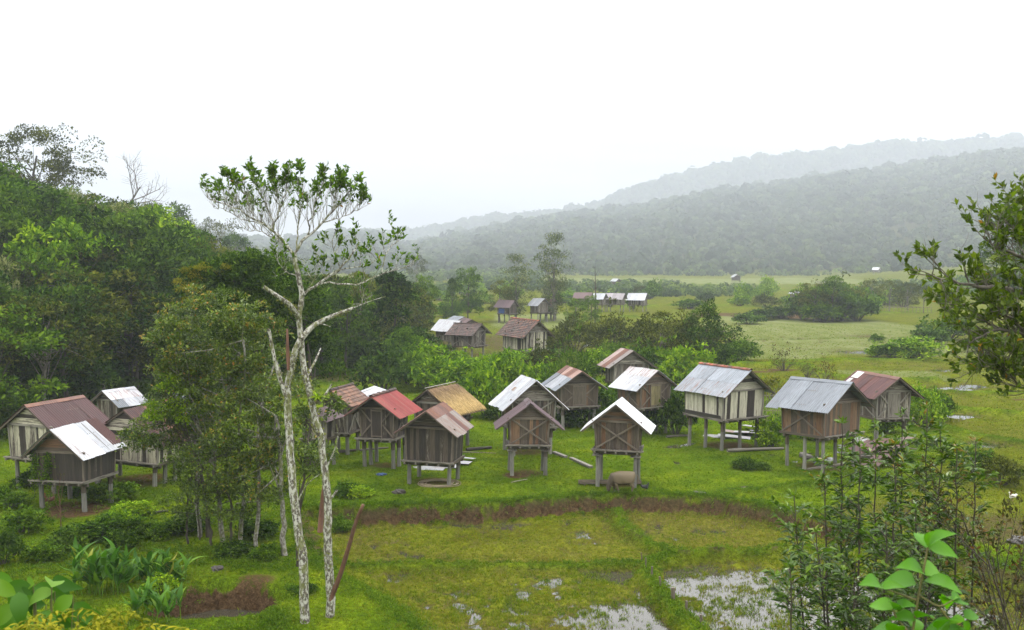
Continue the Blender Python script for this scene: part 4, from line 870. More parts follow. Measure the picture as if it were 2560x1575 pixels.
for q in [('mid', 2010, 800, 110, 80), ('mid', 2140, 802, 110, 84), ('olive', 2060, 800, 130, 96), ('dark', 2100, 803, 120, 80), ('olive', 2110, 796, 150, 100), ('dark', 1950, 790, 90, 36), ('dark', 1900, 800, 90, 30), ('mid', 1870, 810, 80, 30), ('mid', 2060, 805, 110, 60)]: shrub(*q, 'round the field clump')
for q in [('mid', 250, 1345, 150, 60), ('dark', 170, 1370, 120, 60), ('dark', 330, 1345, 100, 60), ('mid', 60, 1330, 120, 70), ('bright', 330, 1290, 110, 44), ('dark', 10, 1410, 110, 100), ('mid', 110, 1400, 110, 50), ('mid', 400, 1345, 100, 50), ('mid', 270, 1250, 130, 60), ('dark', 300, 1375, 100, 60), ('mid', 660, 1395, 80, 44), ('mid', 190, 1240, 90, 50), ('bright', 300, 1320, 110, 50), ('mid', 20, 1270, 90, 60), ('dark', 80, 1215, 90, 50), ('mid', 870, 1235, 90, 36), ('bright', 900, 1240, 70, 30),
          ('dark', 590, 1385, 120, 40), ('bright', 400, 1470, 90, 44), ('mid', 850, 1330, 70, 50), ('dark', 470, 1330, 130, 60), ('dark', 640, 1340, 130, 50), ('mid', 760, 1480, 70, 30)]: shrub(*q, Zl)
SH.pop('_n')
SL = dict(bright='bright green bush', mid='mid green bush', dark='dark green bush', olive='olive bush', fern='feathery leaved bush', dry='sparse brownish bush', yellow='yellowish leafy bush')
for (kind, zone), l in SH.items(): name_by_order(l, SL[kind], zone, 'bush', 'bushes ' + zone)
# ---- far woods on the ridges and the scrub of the valley floor: uncountable
def blob_forest(name, X, Y, Z, Rr, seed, mat, n=26, L=.85):
    rs = np.random.RandomState(seed); k = len(X); C = np.stack([X, Y, Z], -1)
    idx = np.repeat(np.arange(k), n); d = rdir(rs, k * n); d[:, 2] = np.abs(d[:, 2]) * 1.1 - .25; d[:, 1] = np.where(rs.rand(k * n) < .7, -np.abs(d[:, 1]), d[:, 1])
    P = C[idx] + d * (Rr[idx] * rs.uniform(.7, 1.05, k * n))[:, None]; D = unit(np.cross(d, rdir(rs, k * n))); U = unit(d + rdir(rs, k * n) * .45)
    LL = Rr[idx] * L * rs.uniform(.7, 1.3, k * n); V, Fq = leaf_quads(P - D * LL[:, None] * .5, D, U, LL, LL * .75, .1, -.1)
    vb = np.clip(.45 + rs.normal(0, .22, k), 0, 1)
    o = mesh_np(name, V, Fq, mat, None, dict(v=np.repeat(np.clip(vb[idx] + rs.normal(0, .12, k * n), 0, 1), 4))); o['kind'] = 'stuff'; return o
rs = np.random.RandomState(77)
FAR = m_leaf('forest_far', [(0, (.010, .020, .008)), (.5, (.030, .048, .018)), (1, (.075, .10, .035))], .8, .1, .02, 0)
n = 24000; Yf = np.concatenate([600 + 1440 * rs.rand(n * 6 // 10) ** .8, rs.uniform(2170, 2590, n * 4 // 10)]); Uf = rs.uniform(-.46, .58, len(Yf)); Xf = Uf * Yf; Zf = Hs(Xf, Yf)
ok = (Zf > 2.0) | (Yf > 640); Xf, Yf, Zf = Xf[ok], Yf[ok], Zf[ok]
Rf = rs.uniform(2.4, 6.2, len(Xf)) * rs.uniform(.8, 1.15, len(Xf)) * (Yf / 900) ** .85 * np.where(rs.rand(len(Xf)) < .06, 1.5, 1)
blob_forest('forest', Xf, Yf, Zf + Rf * .5, Rf, 5, FAR)
# undergrowth filling the foot of the forest
n = 900; Yu = rs.uniform(58, 190, n); Xu = np.interp(Yu, *XL) - rs.uniform(-1.5, 26, n) ; ok = Xu > -.56 * Yu - 4; Xu, Yu = Xu[ok], Yu[ok]
px, py = proj(Xu, Yu, 0 * Xu); ok = ~((px > 780) & (Yu < 72)); Xu, Yu = Xu[ok], Yu[ok]
Ru = rs.uniform(.8, 2.0, len(Xu)); blob_forest('undergrowth', Xu, Yu, Hs(Xu, Yu) + Ru * .35, Ru, 19, m_leaf('undergrowth', [(0, (.012, .026, .004)), (.5, (.036, .066, .010)), (1, (.09, .14, .018))], .8, .2, .03, 0), 110, .2)
SCR = m_leaf('scrub', [(0, (.020, .036, .012)), (.5, (.055, .088, .022)), (1, (.13, .18, .03))], .8, .2, .03, 0)
n = 5200; Ys = rs.uniform(185, 640, n) ; Us = rs.uniform(-.14, .56, n); Xs = Us * Ys
dens = fbm(Xs * .018, Ys * .012, 5, 3) + .25 * sst(430, 560, Ys) + .12
px, py = proj(Xs, Ys, 0 * Xs)
field = ((py > 690) & (py < 714) & (px > 1350)) | ((px > 1780) & (px < 2000) & (py > 766)) | (py > 772)
ok = (dens > .12) & ~field & (np.interp(Ys, *XL) < Xs + 4); Xs, Ys = Xs[ok], Ys[ok]
Rs_ = rs.uniform(.7, 2.2, len(Xs)) * (1 + (Ys - 185) / 420); blob_forest('scrub', Xs, Ys, Hs(Xs, Ys) + Rs_ * .3, Rs_, 9, SCR, 40, .42)
# misty bare trees beyond the left hill
for i, (px, top, Y) in enumerate([(500, 560, 330), (545, 555, 340), (470, 575, 320), (610, 612, 330), (655, 625, 340), (1040, 640, 330), (700, 600, 360)]):
    o = single('open' if i % 2 else 'feathery', px, top, Y, 0, .7, None, i * .37); name_ = ['leftmost', 'second', 'third', 'fourth', 'fifth', 'sixth', 'rightmost'][[1, 2, 0, 3, 4, 6, 5][i]]
    tag(o, f'thin misty tree beyond the left hill, {name_} from left' if name_ not in ('leftmost', 'rightmost') else f'thin misty tree beyond the left hill, {name_} of the seven', 'tree', 'thin misty trees beyond the left hill')
# ------------------------------------------------------------------ foreground trees
def pl(pts, Y, Y2=None):
    Y2 = Y if Y2 is None else Y2; n = len(pts); return np.array([at(a, b, Y + (Y2 - Y) * i / max(n - 1, 1)) for i, (a, b) in enumerate(pts)])
def resamp(P, m):
    s = np.r_[0, np.cumsum(np.linalg.norm(np.diff(P, axis=0), axis=1))]; t_ = np.linspace(0, s[-1], m)
    Q = np.stack([np.interp(t_, s, P[:, i]) for i in range(3)], -1)
    for _ in range(2): Q[1:-1] = (Q[:-2] + 2 * Q[1:-1] + Q[2:]) / 4
    return Q
def limb(acc, P, r0, r1, sides=8, m=14, rs=None, wob=.0):
    Q = resamp(P, m)
    if rs is not None and wob: Q[1:-1] += rs.normal(0, wob, (m - 2, 3))
    V, Fq, g = tube_np(Q, np.linspace(r0, r1, m), sides); acc.add(V, Fq, .5); return Q
def tip_leaves(rs, tips, n, L, asp, spread=.6, up=.5, back=.2):
    if not tips: return None
    P0 = np.array([t_[0] for t_ in tips]); D0 = np.array([t_[1] for t_ in tips]); k = len(P0); idx = np.repeat(np.arange(k), n)
    P = P0[idx] - D0[idx] * (rs.uniform(0, back, len(idx))[:, None]); D = unit(D0[idx] * .6 + rdir(rs, len(idx)) * spread + np.array([0, 0, up]))
    U = unit(rdir(rs, len(idx)) + np.array([0, 0, .8])); LL = L * rs.uniform(.6, 1.25, len(idx)); V, Fq = leaf_quads(P, D, U, LL, LL * asp, .1, .14)
    return V, Fq, np.repeat(rs.uniform(.1, .9, len(idx)) + (rs.rand(len(idx)) < .015) * .5, 4)
rs = np.random.RandomState(21)
T1 = empty('lichen_tree', at(792, 1640, 30.5)); T1.location[2] = H(T1.location[0], 30.5); org = np.array(T1.location)
a = Acc(); zb = -.95
PA = pl([(764, 1690), (761, 1575), (761, 1413), (747, 1337), (736, 1257), (729, 1190), (725, 1123), (720, 1047), (717, 980), (722, 922), (738, 880), (752, 848)], 30.4, 30.6)
PB = pl([(820, 1690), (823, 1575), (829, 1503), (823, 1436), (819, 1346), (821, 1257), (812, 1177), (801, 1092), (788, 1040), (774, 989), (764, 940), (756, 890), (752, 850), (748, 820), (744, 788), (754, 759), (760, 738), (752, 717), (742, 680), (735, 635)], 30.9, 30.6)
QA = limb(a, PA, .165, .10, 9, 30, rs, .012); QB = limb(a, PB, .155, .075, 9, 44, rs, .012)
limb(a, pl([(746, 792), (738, 785), (730, 764), (701, 746), (659, 717)], 30.6, 29.8), .09, .055, 7, 10)
QR = limb(a, pl([(753, 848), (760, 838), (783, 812), (823, 793), (884, 770)], 30.6, 31.2), .095, .05, 7, 12); limb(a, pl([(884, 770), (925, 752), (965, 741)], 31.2), .02, .008, 5, 6)
limb(a, pl([(722, 1010), (707, 968), (690, 918), (677, 849), (672, 822)], 30.5, 30.2), .07, .05, 7, 10)
limb(a, pl([(790, 810), (805, 808), (826, 817)], 30.9), .025, .012, 5, 5)
limb(a, pl([(765, 945), (790, 900), (802, 870)], 30.8, 31.5), .05, .02, 6, 6); limb(a, pl([(812, 1180), (840, 1120), (850, 1085), (840, 1060)], 30.8, 30.3), .03, .012, 5, 8); limb(a, pl([(738, 1270), (765, 1210), (800, 1185)], 30.4, 30.), .03, .01, 5, 8)
limb(a, pl([(797, 1010), (815, 985), (830, 960)], 30.7), .05, .03, 6, 5); limb(a, pl([(815, 1260), (838, 1235), (843, 1225)], 30.9), .045, .03, 6, 5)
tips = []
LIMBS = [([(735, 640), (706, 602), (680, 570), (632, 545), (590, 520), (545, 505), (520, 496)], 30.6, 29.6, .062), ([(684, 574), (680, 545), (660, 500), (640, 460), (625, 425)], 30.3, 30.9, .035), ([(684, 572), (700, 530), (715, 480), (720, 425)], 30.3, 29.7, .035),
         ([(735, 636), (765, 595), (800, 560), (830, 530), (857, 500), (888, 460)], 30.6, 31.4, .06), ([(767, 594), (775, 545), (800, 490), (812, 430)], 30.8, 30.2, .035), ([(800, 560), (850, 545), (890, 530), (905, 505)], 31., 31.8, .03), ([(718, 617), (690, 594), (650, 580), (612, 573)], 30.5, 31.4, .028),
         ([(742, 622), (750, 560), (748, 500), (752, 430)], 30.6, 31.5, .035), ([(632, 545), (620, 500), (590, 460), (562, 440)], 29.9, 30.4, .028), ([(660, 560), (600, 545), (560, 520), (535, 520)], 30, 31, .022), ([(830, 530), (840, 480), (860, 440)], 31.1, 31.6, .026), ([(700, 530), (690, 480), (680, 425)], 30, 29.5, .024)]
for P, ya, yb, r in LIMBS:
    Q = limb(a, pl(P, ya, yb), r * .8, r * .25, 6, 14, rs, .03)
    for j in range(3, 14):
        for _ in range(3):
            d = unit(Q[j] - Q[j - 1]); nd = unit(d * .35 + rdir(rs, 1)[0] * np.array([.65, .8, .25]) + np.array([0, 0, .7])); room = max(.25, (at(700, 415, 30.6)[2] - Q[j][2]) * .5)
            branch_tree(rs, Q[j], nd, min(room, 1.3) * rs.uniform(.6, 1.1), .0085, 2, .5, .35, 3, a, tips, 4, .1, .62)
t2, low = [], []
for p, d in tips:
    px, py = proj(*p); f = np.interp(px, [540, 600, 640, 740, 800, 880, 900], [460, 440, 425, 435, 440, 455, 500])
    if (py < f + 14 and rs.rand() < .17) or (py < f + 80 and rs.rand() < .08) or (rs.rand() < .02): t2.append((p, d))
tier = []
for P, ya, yb, r in [([(760, 736), (794, 713), (829, 686), (857, 666), (880, 636), (900, 605)], 30.6, 31.4, .05), ([(829, 688), (870, 668), (920, 668), (950, 640)], 31, 31.6, .025), ([(800, 710), (850, 706), (900, 716), (932, 695), (955, 680), (996, 676), (1030, 664)], 30.8, 32, .035), ([(955, 680), (960, 640), (985, 610), (1000, 595)], 31.5, 31.9, .02), ([(742, 690), (715, 680), (700, 662), (690, 650)], 30.6, 30.2, .02), ([(900, 716), (905, 760)], 31.4, 31.5, .02), ([(760, 736), (790, 690), (800, 655)], 30.6, 30.2, .02), ([(850, 668), (835, 630), (830, 600)], 31.1, 30.8, .02)]:
    Q = limb(a, pl(P, ya, yb), r, r * .35, 6, 12, rs, .015); tier.append((Q[-1], unit(Q[-1] - Q[-2])))
    for j in range(4, 12):
        nd = unit((Q[j] - Q[j - 1]) / .1 * .1 + rdir(rs, 1)[0] * .5 + np.array([0, 0, .4])); branch_tree(rs, Q[j], nd, rs.uniform(.35, .7), .010, 1, .6, .3, 3, a, tier, 4, .1)
tier = [t_ for t_ in tier if rs.rand() < .62]
V = np.concatenate(a.V); 
for i in range(len(a.V)): a.V[i] = a.V[i] - org
a.build('trunk', BARK['lichen'], T1, True)
lf = Acc(); lf.add(*tip_leaves(rs, t2, 4, .165, .48, .9, .3)); lf.add(*tip_leaves(rs, tier, 5, .17, .45, .8, .35))
lf.V = [v - org for v in lf.V]; lf.build('leaves', LF['lich'], T1)
mo = Acc()
for Q, r in ((QA[:], .13), (QB[:34], .125), (QR, .06)):
    m = 900 if len(Q) > 20 else 200; i = rs.randint(2, len(Q) - 1, m); n_ = fbm(i * .35 + r * 50, np.zeros(m), 3) > -.05; i = i[n_]; d = unit(rdir(rs, len(i)) * np.array([1, 1, .3])); P = Q[i] + (Q[i - 1] - Q[i]) * rs.rand(len(i))[:, None] + d * r * .95 - org
    Vq, Fq = leaf_quads(P, unit(d + np.array([0, 0, -.5]) + rdir(rs, len(i)) * .5), rdir(rs, len(i)), .09 * rs.uniform(.5, 1.2, len(i)), .05, .1); mo.add(Vq, Fq, np.repeat(rs.rand(len(i)), 4))
P = resamp(pl([(738, 785), (730, 764), (701, 746)], 30.6, 30.1), 160); d = rdir(rs, 160); Vq, Fq = leaf_quads(P - org + d * .08, d, rdir(rs, 160), .09, .05); mo.add(Vq, Fq, np.repeat(rs.rand(160), 4))
mo.build('moss', LF['moss'], T1)
db = MB(3); Q = resamp(pl([(826, 1500), (850, 1440), (880, 1340), (893, 1290), (908, 1262)], 30.8, 30.3), 12) - org; db.tube(Q, np.linspace(.085, .05, 12), (.15, .075, .04, .3), 8); db.build('dead_branch', BARK['red'], T1, True)
db = MB(3); db.tube(pl([(722, 925), (719, 870), (718, 822)], 30.5) - org, [.06, .055, .03], (.2, .08, .04), 7); db.tube(pl([(800, 1330), (808, 1240), (812, 1200)], 31.2) - org, [.09, .08, .05], (.2, .08, .04), 7); db.build('dead_stub', BARK['red'], T1, True)
fe = Acc(); c0 = at(795, 1000, 30.6) - org; dd = rdir(rs, 60); dd[:, 2] = np.abs(dd[:, 2]) * .6 + .15; Vq, Fq = leaf_quads(np.tile(c0, (60, 1)), dd, np.tile(np.array([0, 0, 1.]), (60, 1)), rs.uniform(.25, .5, 60), .06, .3); fe.add(Vq, Fq, np.repeat(rs.uniform(.3, 1, 60), 4)); fe.build('fern', LF['bright'], T1)
tag(T1, 'tall twin trunked tree with white lichened bark and a bare umbrella crown', 'tree')
# ---- bushy trees behind it
def bushy(name, label, crowns, stems, leaf, L, bark, seed, asp=.5, base=None):
    """crowns: (px, py, half width, half height, depth, clumps, leaves per clump, clump radius px)"""
    rs = np.random.RandomState(seed); bx, by = base; x, y = G(bx, by, 0); z = H(x, y); x, y = G(bx, by, z); o = np.array([x, y, z]); root = empty(name, o)
    a = Acc(); allC = []
    for px, py, hw, hh, Y, k, n, rc in crowns:
        C = rdir(rs, k) * (rs.uniform(.25, 1, k) ** .45)[:, None]; s = Y / F; c = at(px, py, Y); C = c + C * np.array([hw * s, hw * s * .8, hh * s]); allC.append(C)
        a.add(*clump_leaves(rs, C, rc * s * rs.uniform(.6, 1.4, k), n, L, asp, vb=rs.normal(0, .12, k)))
    v = a.A
    for i in range(len(v)):
        m = len(v[i]) // 4; v[i] = np.repeat(np.where(rs.rand(m) < .012, 1.0, np.minimum(v[i][::4], .9)), 4)
    a.V = [q - o for q in a.V]; a.build('crown', LF[leaf], root)
    t = Acc(); C = np.concatenate(allC)
    for P, ya, yb, r in stems:
        P = pl(P, ya, yb); P[0] = (P[0][0], P[0][1], H(P[0][0], P[0][1]) - .1); Q = limb(t, P, r, r * .35, 7, 14, rs, .03)
        for j in range(5, 14):
            for _ in range(2):
                c = C[rs.randint(len(C))]
                if np.linalg.norm(c - Q[j]) < 3.2:
                    mid = (Q[j] + c) / 2 + rs.normal(0, .15, 3); V, Fq, g = tube_np(np.array([Q[j], mid, c]), np.array([.35, .22, .08]) * r, 5); t.add(V, Fq, .5)
    t.V = [q - o for q in t.V]; t.build('trunk', BARK[bark], root, True); return tag(root, label, 'tree')
bushy('bushy_tree', 'wide olive green bushy tree with orange leaves, left of the white trunks', [(520, 850, 155, 130, 40, 84, 88, 28), (620, 860, 100, 105, 39, 50, 88, 25), (450, 900, 80, 110, 40, 40, 100, 28), (560, 980, 160, 100, 40, 70, 90, 28)],
      [([(560, 1340), (545, 1240), (530, 1120), (560, 1000), (600, 880)], 39, 39.5, .11), ([(500, 1335), (490, 1200), (505, 1080), (470, 960), (440, 880)], 40, 40, .10), ([(600, 1345), (610, 1200), (590, 1050), (620, 950), (610, 850)], 39, 38.5, .09)], 'bushy', .15, 'pale', 31, .5, (560, 1345))
bushy('bushy_tree', 'leafy tree with yellow green sprays hanging over the cream hut', [(440, 1010, 85, 60, 40.5, 24, 90, 28), (400, 1080, 85, 55, 40.5, 24, 80, 26), (500, 1070, 80, 80, 40.5, 26, 80, 26), (350, 1110, 50, 40, 40.5, 10, 70, 24)],
      [([(520, 1345), (515, 1230), (490, 1130), (450, 1060), (420, 1010)], 40, 40.5, .09)], 'bushy', .14, 'dark', 32, .5, (520, 1345))
bushy('leaf_spray', 'bright yellow green leafy spray in front of the hut with the hidden roof', [(440, 985, 45, 55, 39.2, 14, 80, 20), (400, 1030, 45, 28, 39.2, 12, 80, 18), (460, 1040, 40, 30, 39.2, 10, 70, 18)], [([(500, 1345), (490, 1200), (470, 1080), (440, 1000)], 39.5, 39.2, .04)], 'bright', .11, 'dark', 33, .5, (500, 1345))
bushy('bushy_tree', 'thin dark bushy tree between the hidden hut and the white trunks', [(620, 1090, 95, 125, 38.2, 80, 85, 25), (690, 1040, 60, 120, 37.4, 40, 80, 23), (650, 1200, 95, 80, 37.6, 44, 70, 23)],
      [([(640, 1345), (650, 1230), (640, 1110), (660, 1000), (690, 900)], 38, 38, .09), ([(712, 1362), (706, 1260), (700, 1150), (690, 1040)], 37.4, 37.4, .12)], 'bushy', .13, 'pale', 34, .5, (640, 1345))
bushy('bushy_tree', 'low sparse tree with many dark twigs below the wide bushy tree', [(520, 1180, 110, 90, 38.6, 70, 75, 23), (580, 1255, 110, 55, 38.2, 46, 60, 21), (470, 1260, 60, 50, 38.6, 22, 55, 21)],
      [([(530, 1350), (520, 1270), (500, 1180), (480, 1120)], 38.6, 39, .06), ([(575, 1350), (580, 1260), (560, 1180), (575, 1110)], 38.4, 38.6, .06), ([(470, 1345), (465, 1270), (480, 1190)], 39, 39, .05)], 'bushy', .12, 'dark', 35, .5, (530, 1352))
bushy('bushy_tree', 'dark leafy young tree at the foot of the white trunks', [(770, 1110, 60, 90, 36, 26, 60, 22), (800, 1160, 50, 50, 35, 14, 50, 20), (745, 1010, 60, 60, 36, 14, 40, 22), (830, 1010, 30, 40, 34, 8, 40, 18)], [([(745, 1370), (750, 1260), (765, 1150), (775, 1060)], 36, 36, .07)], 'bushy', .14, 'dark', 36, .5, (745, 1372))
bushy('vine_draped_tree', 'glossy dark green tree draped in vines behind the wide bushy tree', [(570, 730, 110, 75, 52, 50, 90, 34), (690, 730, 90, 75, 52, 40, 90, 34), (620, 665, 60, 40, 52, 18, 90, 28), (760, 790, 70, 90, 53, 30, 80, 34), (640, 820, 130, 80, 53, 40, 80, 34), (800, 900, 60, 80, 54, 20, 80, 34)],
      [([(660, 1150), (650, 1000), (640, 850), (620, 720)], 53, 52, .2), ([(770, 1150), (780, 950), (760, 800)], 53, 53, .16)], 'dark', .26, 'dark', 37, .4, (660, 1165))
bushy('climbing_vine', 'hanging golden yellow vine on the left shoulder of the vine draped tree', [(470, 715, 26, 50, 50.5, 16, 70, 16), (500, 690, 26, 30, 50.5, 8, 70, 14), (560, 680, 18, 22, 51, 4, 60, 12)], [([(480, 1170), (485, 950), (475, 740)], 50.5, 50.5, .03)], 'yellow', .14, 'dark', 38, .3, (480, 1195))
# ---- leafy tree reaching in from the right edge
rs = np.random.RandomState(44)
RT = empty('broad_leaved_tree', at(2690, 900, 13.6)); RT.location[2] = H(RT.location[0], 13.6); org = np.array(RT.location); a = Acc(); tips = []
limb(a, np.array([org + [0, 0, -.2], org + [.05, .1, 2.], at(2685, 900, 13.7), at(2690, 700, 13.8), at(2660, 450, 14), at(2640, 330, 14)]), .17, .05, 9, 18, rs, .01)
for P, ya, yb, r, k in [([(2690, 720), (2580, 650), (2530, 632), (2490, 618), (2460, 596)], 13.8, 13.2, .05, 3), ([(2690, 800), (2560, 722), (2500, 720), (2450, 716), (2410, 708), (2360, 696), (2330, 688)], 13.7, 13., .06, 3), ([(2690, 900), (2560, 838), (2514, 821), (2480, 830), (2445, 840), (2420, 860)], 13.7, 13.3, .05, 3),
                     ([(2680, 700), (2620, 600), (2580, 540), (2562, 520)], 13.8, 14.2, .045, 3), ([(2690, 830), (2560, 770), (2460, 755), (2420, 758), (2390, 775)], 13.7, 14.3, .045, 3), ([(2690, 940), (2580, 920), (2490, 900), (2440, 910)], 13.7, 14, .04, 3), ([(2680, 640), (2590, 590), (2540, 575), (2500, 570)], 13.8, 14.4, .04, 3), ([(2690, 980), (2600, 880), (2530, 790), (2480, 780)], 13.7, 13.4, .045, 3), ([(2690, 960), (2620, 1000), (2540, 960), (2500, 900)], 13.7, 13.2, .04, 3)]:
    Q = limb(a, pl(P, ya, yb), r * .8, r * .2, 7, 16, rs, .012); tips.append((Q[-1], unit(Q[-1] - Q[-2])))
    for j in range(5, 16):
        for _ in range(3):
            d = unit(Q[j] - Q[j - 1]); nd = unit(d * .6 + rdir(rs, 1)[0] * .75 + np.array([0, 0, .2])); branch_tree(rs, Q[j], nd, rs.uniform(.25, .55), .008, 1, .6, .25, 3, a, tips, 4, .14)
a.V = [v - org for v in a.V]; a.build('trunk', BARK['grey'], RT, True)
q = [t_ for t_ in tips if rs.rand() < .55 and proj(*t_[0])[1] < 990]; V, Fq, v = tip_leaves(rs, q, 6, .11, .55, .75, .25, .15); lf = Acc(); lf.add(V - org, Fq, np.minimum(v, 1)); lf.build('leaves', LF['broad'], RT)
tag(RT, 'grey limbed tree with spoon shaped leaves reaching in from the right edge', 'tree')
TW = empty('twiggy_shrub', at(2580, 1600, 13)); TW.location[2] = H(TW.location[0], 13); org = np.array(TW.location); a = Acc(); tips = []
for k in range(6):
    branch_tree(rs, org + [rs.normal(.25, .2), rs.normal(0, .3), 0], (rs.uniform(-.28, .3), rs.uniform(-.2, .2), 1), rs.uniform(2.6, 4.6), .022, 3, .55, .12, 6, a, tips, 4, .09, .42, .3)
a.V = [v - org for v in a.V]; a.build('stem', BARK['dark'], TW, True); V, Fq, v = tip_leaves(rs, [t_ for t_ in tips if rs.rand() < .75], 3, .075, .5, .9, .2, .1); lf = Acc(); lf.add(V - org, Fq, v); lf.build('leaves', LF['red'], TW)
tag(TW, 'tall twiggy shrub with small brownish leaves at the lower right edge', 'shrub')
# ---- slender saplings at the right
def sapling(bx, tx, ty, Y, seed, label, dens=1., low=.0, grp='saplings at the right'):
    rs = np.random.RandomState(seed); b = at(bx, 1600, Y); b[2] = H(b[0], Y); top = at(tx, ty, Y + rs.uniform(-.4, .4)); root = empty('sapling', b); a = Acc(); lf = Acc()
    P = np.array([b, b * .6 + top * .4 + [rs.normal(0, .07), 0, 0], b * .25 + top * .75, top]) - b; Q = limb(a, P, .028, .006, 6, 24, rs, .008); tw = []
    L0 = np.linalg.norm(P[-1]); n = int(L0 / .058 * dens)
    for k in range(n):
        t_ = low + (1 - low) * rs.rand() ** .9; j = t_ * 22; i = int(j); p = Q[i] + (Q[i + 1] - Q[i]) * (j - i); ang = rs.uniform(0, 6.28); ln = rs.uniform(.25, .8) * (1.25 - .75 * t_)
        d = unit(np.array([math.cos(ang), math.sin(ang), rs.uniform(.4, 1.1)])); m = p + d * ln * .5; e = p + d * ln + [0, 0, -.06 * ln]; V, Fq, g = tube_np(np.array([p, m, e]), np.array([.006, .004, .002]), 4); a.add(V, Fq, .5)
        q = rs.randint(8, 15); s = rs.uniform(.2, 1.05, q)[:, None]; LP = p + (e - p) * s; side = unit(np.cross(d, [0, 0, 1.])) * rs.choice([-1, 1], q)[:, None]
        D = unit(d * .7 + side * rs.uniform(.3, 1., q)[:, None] + rs.normal(0, .3, (q, 3)) + [0, 0, -.15]); LL = .125 * rs.uniform(.6, 1.25, q)
        V, Fq = leaf_quads(LP, D, unit(np.array([0, 0, 1.]) + rdir(rs, q) * .5), LL, LL * .36, .2, .16); lf.add(V, Fq, np.repeat(np.clip(rs.uniform(.1, .8, q) + (.2 if t_ > .93 else 0) * rs.rand(q), 0, 1), 4))
    q = 12; V, Fq = leaf_quads(np.tile(Q[-1], (q, 1)), unit(rdir(rs, q) + [0, 0, .6]), rdir(rs, q), .12, .035, .4); lf.add(V, Fq, np.repeat(rs.uniform(.5, .95, q), 4))
    a.build('stem', BARK['dark'], root, True); lf.build('leaves', LF['sap'], root); tag(root, label, 'sapling', grp)
SAP = [(2060, 1985, 1240, 13.0, .75), (2090, 2060, 1150, 13.8, .8), (2105, 2105, 1058, 14.2, 1.), (2150, 2150, 1120, 13.2, .9), (2185, 2190, 1062, 14.6, 1.1), (2225, 2240, 1110, 13.6, 1.), (2260, 2255, 1035, 14.8, 1.1), (2310, 2318, 1020, 15.2, 1.1), (2345, 2350, 1075, 14.4, .9), (2400, 2392, 1120, 14.0, .8), (2425, 2440, 1100, 14.2, .6), (2130, 2040, 1330, 12.4, 1.3), (2000, 1975, 1420, 12.2, 1.), (2330, 2290, 1270, 12.6, 1.4), (2200, 2215, 1300, 12.2, 1.5), (2290, 2330, 1360, 12.0, 1.4), (2110, 2140, 1400, 12.0, 1.5)]
SAP2 = sorted(range(len(SAP)), key=lambda i: SAP[i][1]); 
for i, s in enumerate(SAP):
    r = SAP2.index(i); o = ORD[r]; lab = f'{"leftmost" if r == 0 else "rightmost" if r == len(SAP) - 1 else o} slender sapling counted by its tip from the left, lower right corner'
    sapling(s[0], s[1], s[2], s[3], 60 + i, lab, s[4])
# ---- plants close to the camera
def ovate(acc, b, t_, L=None, W=.5, up=(0, 0, 1), curl=.15, v=.5, n=7):
    """one broad leaf from base b to tip t_ with a folded midrib"""
    b = np.asarray(b, float); t_ = np.asarray(t_, float); d = t_ - b; L = np.linalg.norm(d); d /= L; s = unit(np.cross(d, np.asarray(up, float))); u = np.cross(s, d); V = []; 
    for k in range(n + 1):
        x = k / n; w = W * L * .5 * (math.sin(math.pi * x ** .68) * (1.08 - .25 * x) if 0 < x < 1 else .0) + .0012; c = b + d * L * x + u * L * curl * (math.sin(math.pi * x * .9) * .7 - x * x * .5)
        V += [c - s * w + u * w * .35, c, c + s * w + u * w * .35]
    Fq = []
    for k in range(n): o = 3 * k; Fq += [(o, o + 1, o + 4, o + 3), (o + 1, o + 2, o + 5, o + 4)]
    acc.add(np.array(V), Fq, v)
rs = np.random.RandomState(70)
NP = empty('leafy_plant', at(2300, 1900, 3.5)); NP.location[2] = H(NP.location[0], 3.5); org = np.array(NP.location); a = Acc(); st = Acc()
def stemp(P, r0, r1, Y=3.5): limb(st, pl(P, Y) - org, r0, r1, 7, 10)
stm = pl([(2250, 1800), (2278, 1540), (2300, 1480), (2318, 1400), (2320, 1368)], 3.5); limb(st, np.concatenate([[org], stm]) - org, .012, .004, 7, 16)
stemp([(2290, 1500), (2225, 1476), (2200, 1466)], .004, .002); stemp([(2270, 1580), (2240, 1545), (2232, 1522)], .005, .003); stemp([(2300, 1490), (2350, 1520), (2382, 1500)], .004, .002); stemp([(2350, 1520), (2380, 1560), (2410, 1545)], .004, .002)
for bx, by, tx, ty in [(2318, 1372, 2284, 1330), (2320, 1368, 2388, 1332), (2320, 1370, 2398, 1394), (2318, 1366, 2338, 1326), (2312, 1437, 2242, 1416), (2314, 1437, 2358, 1440), (2204, 1468, 2150, 1460), (2204, 1469, 2262, 1468), (2290, 1462, 2196, 1462), (2312, 1450, 2405, 1482), (2232, 1524, 2170, 1513), (2234, 1522, 2290, 1514), (2234, 1524, 2222, 1500), (2290, 1545, 2222, 1548), (2290, 1545, 2336, 1545), (2382, 1502, 2355, 1494), (2382, 1504, 2410, 1506), (2384, 1500, 2366, 1520), (2410, 1545, 2446, 1538), (2410, 1545, 2372, 1560), (2400, 1570, 2300, 1590), (2230, 1580, 2180, 1572), (2230, 1590, 2250, 1562), (2410, 1550, 2420, 1585), (2345, 1575, 2400, 1548), (2290, 1580, 2275, 1540), (2350, 1600, 2440, 1588)]:
    dy = rs.uniform(-.12, .12); ovate(a, at(bx, by, 3.5) - org, at(tx, ty, 3.5 + dy) - org, W=rs.uniform(.5, .62), up=unit(np.array([rs.normal(0, .2), -.65, 1.])), v=rs.uniform(.25, .9))
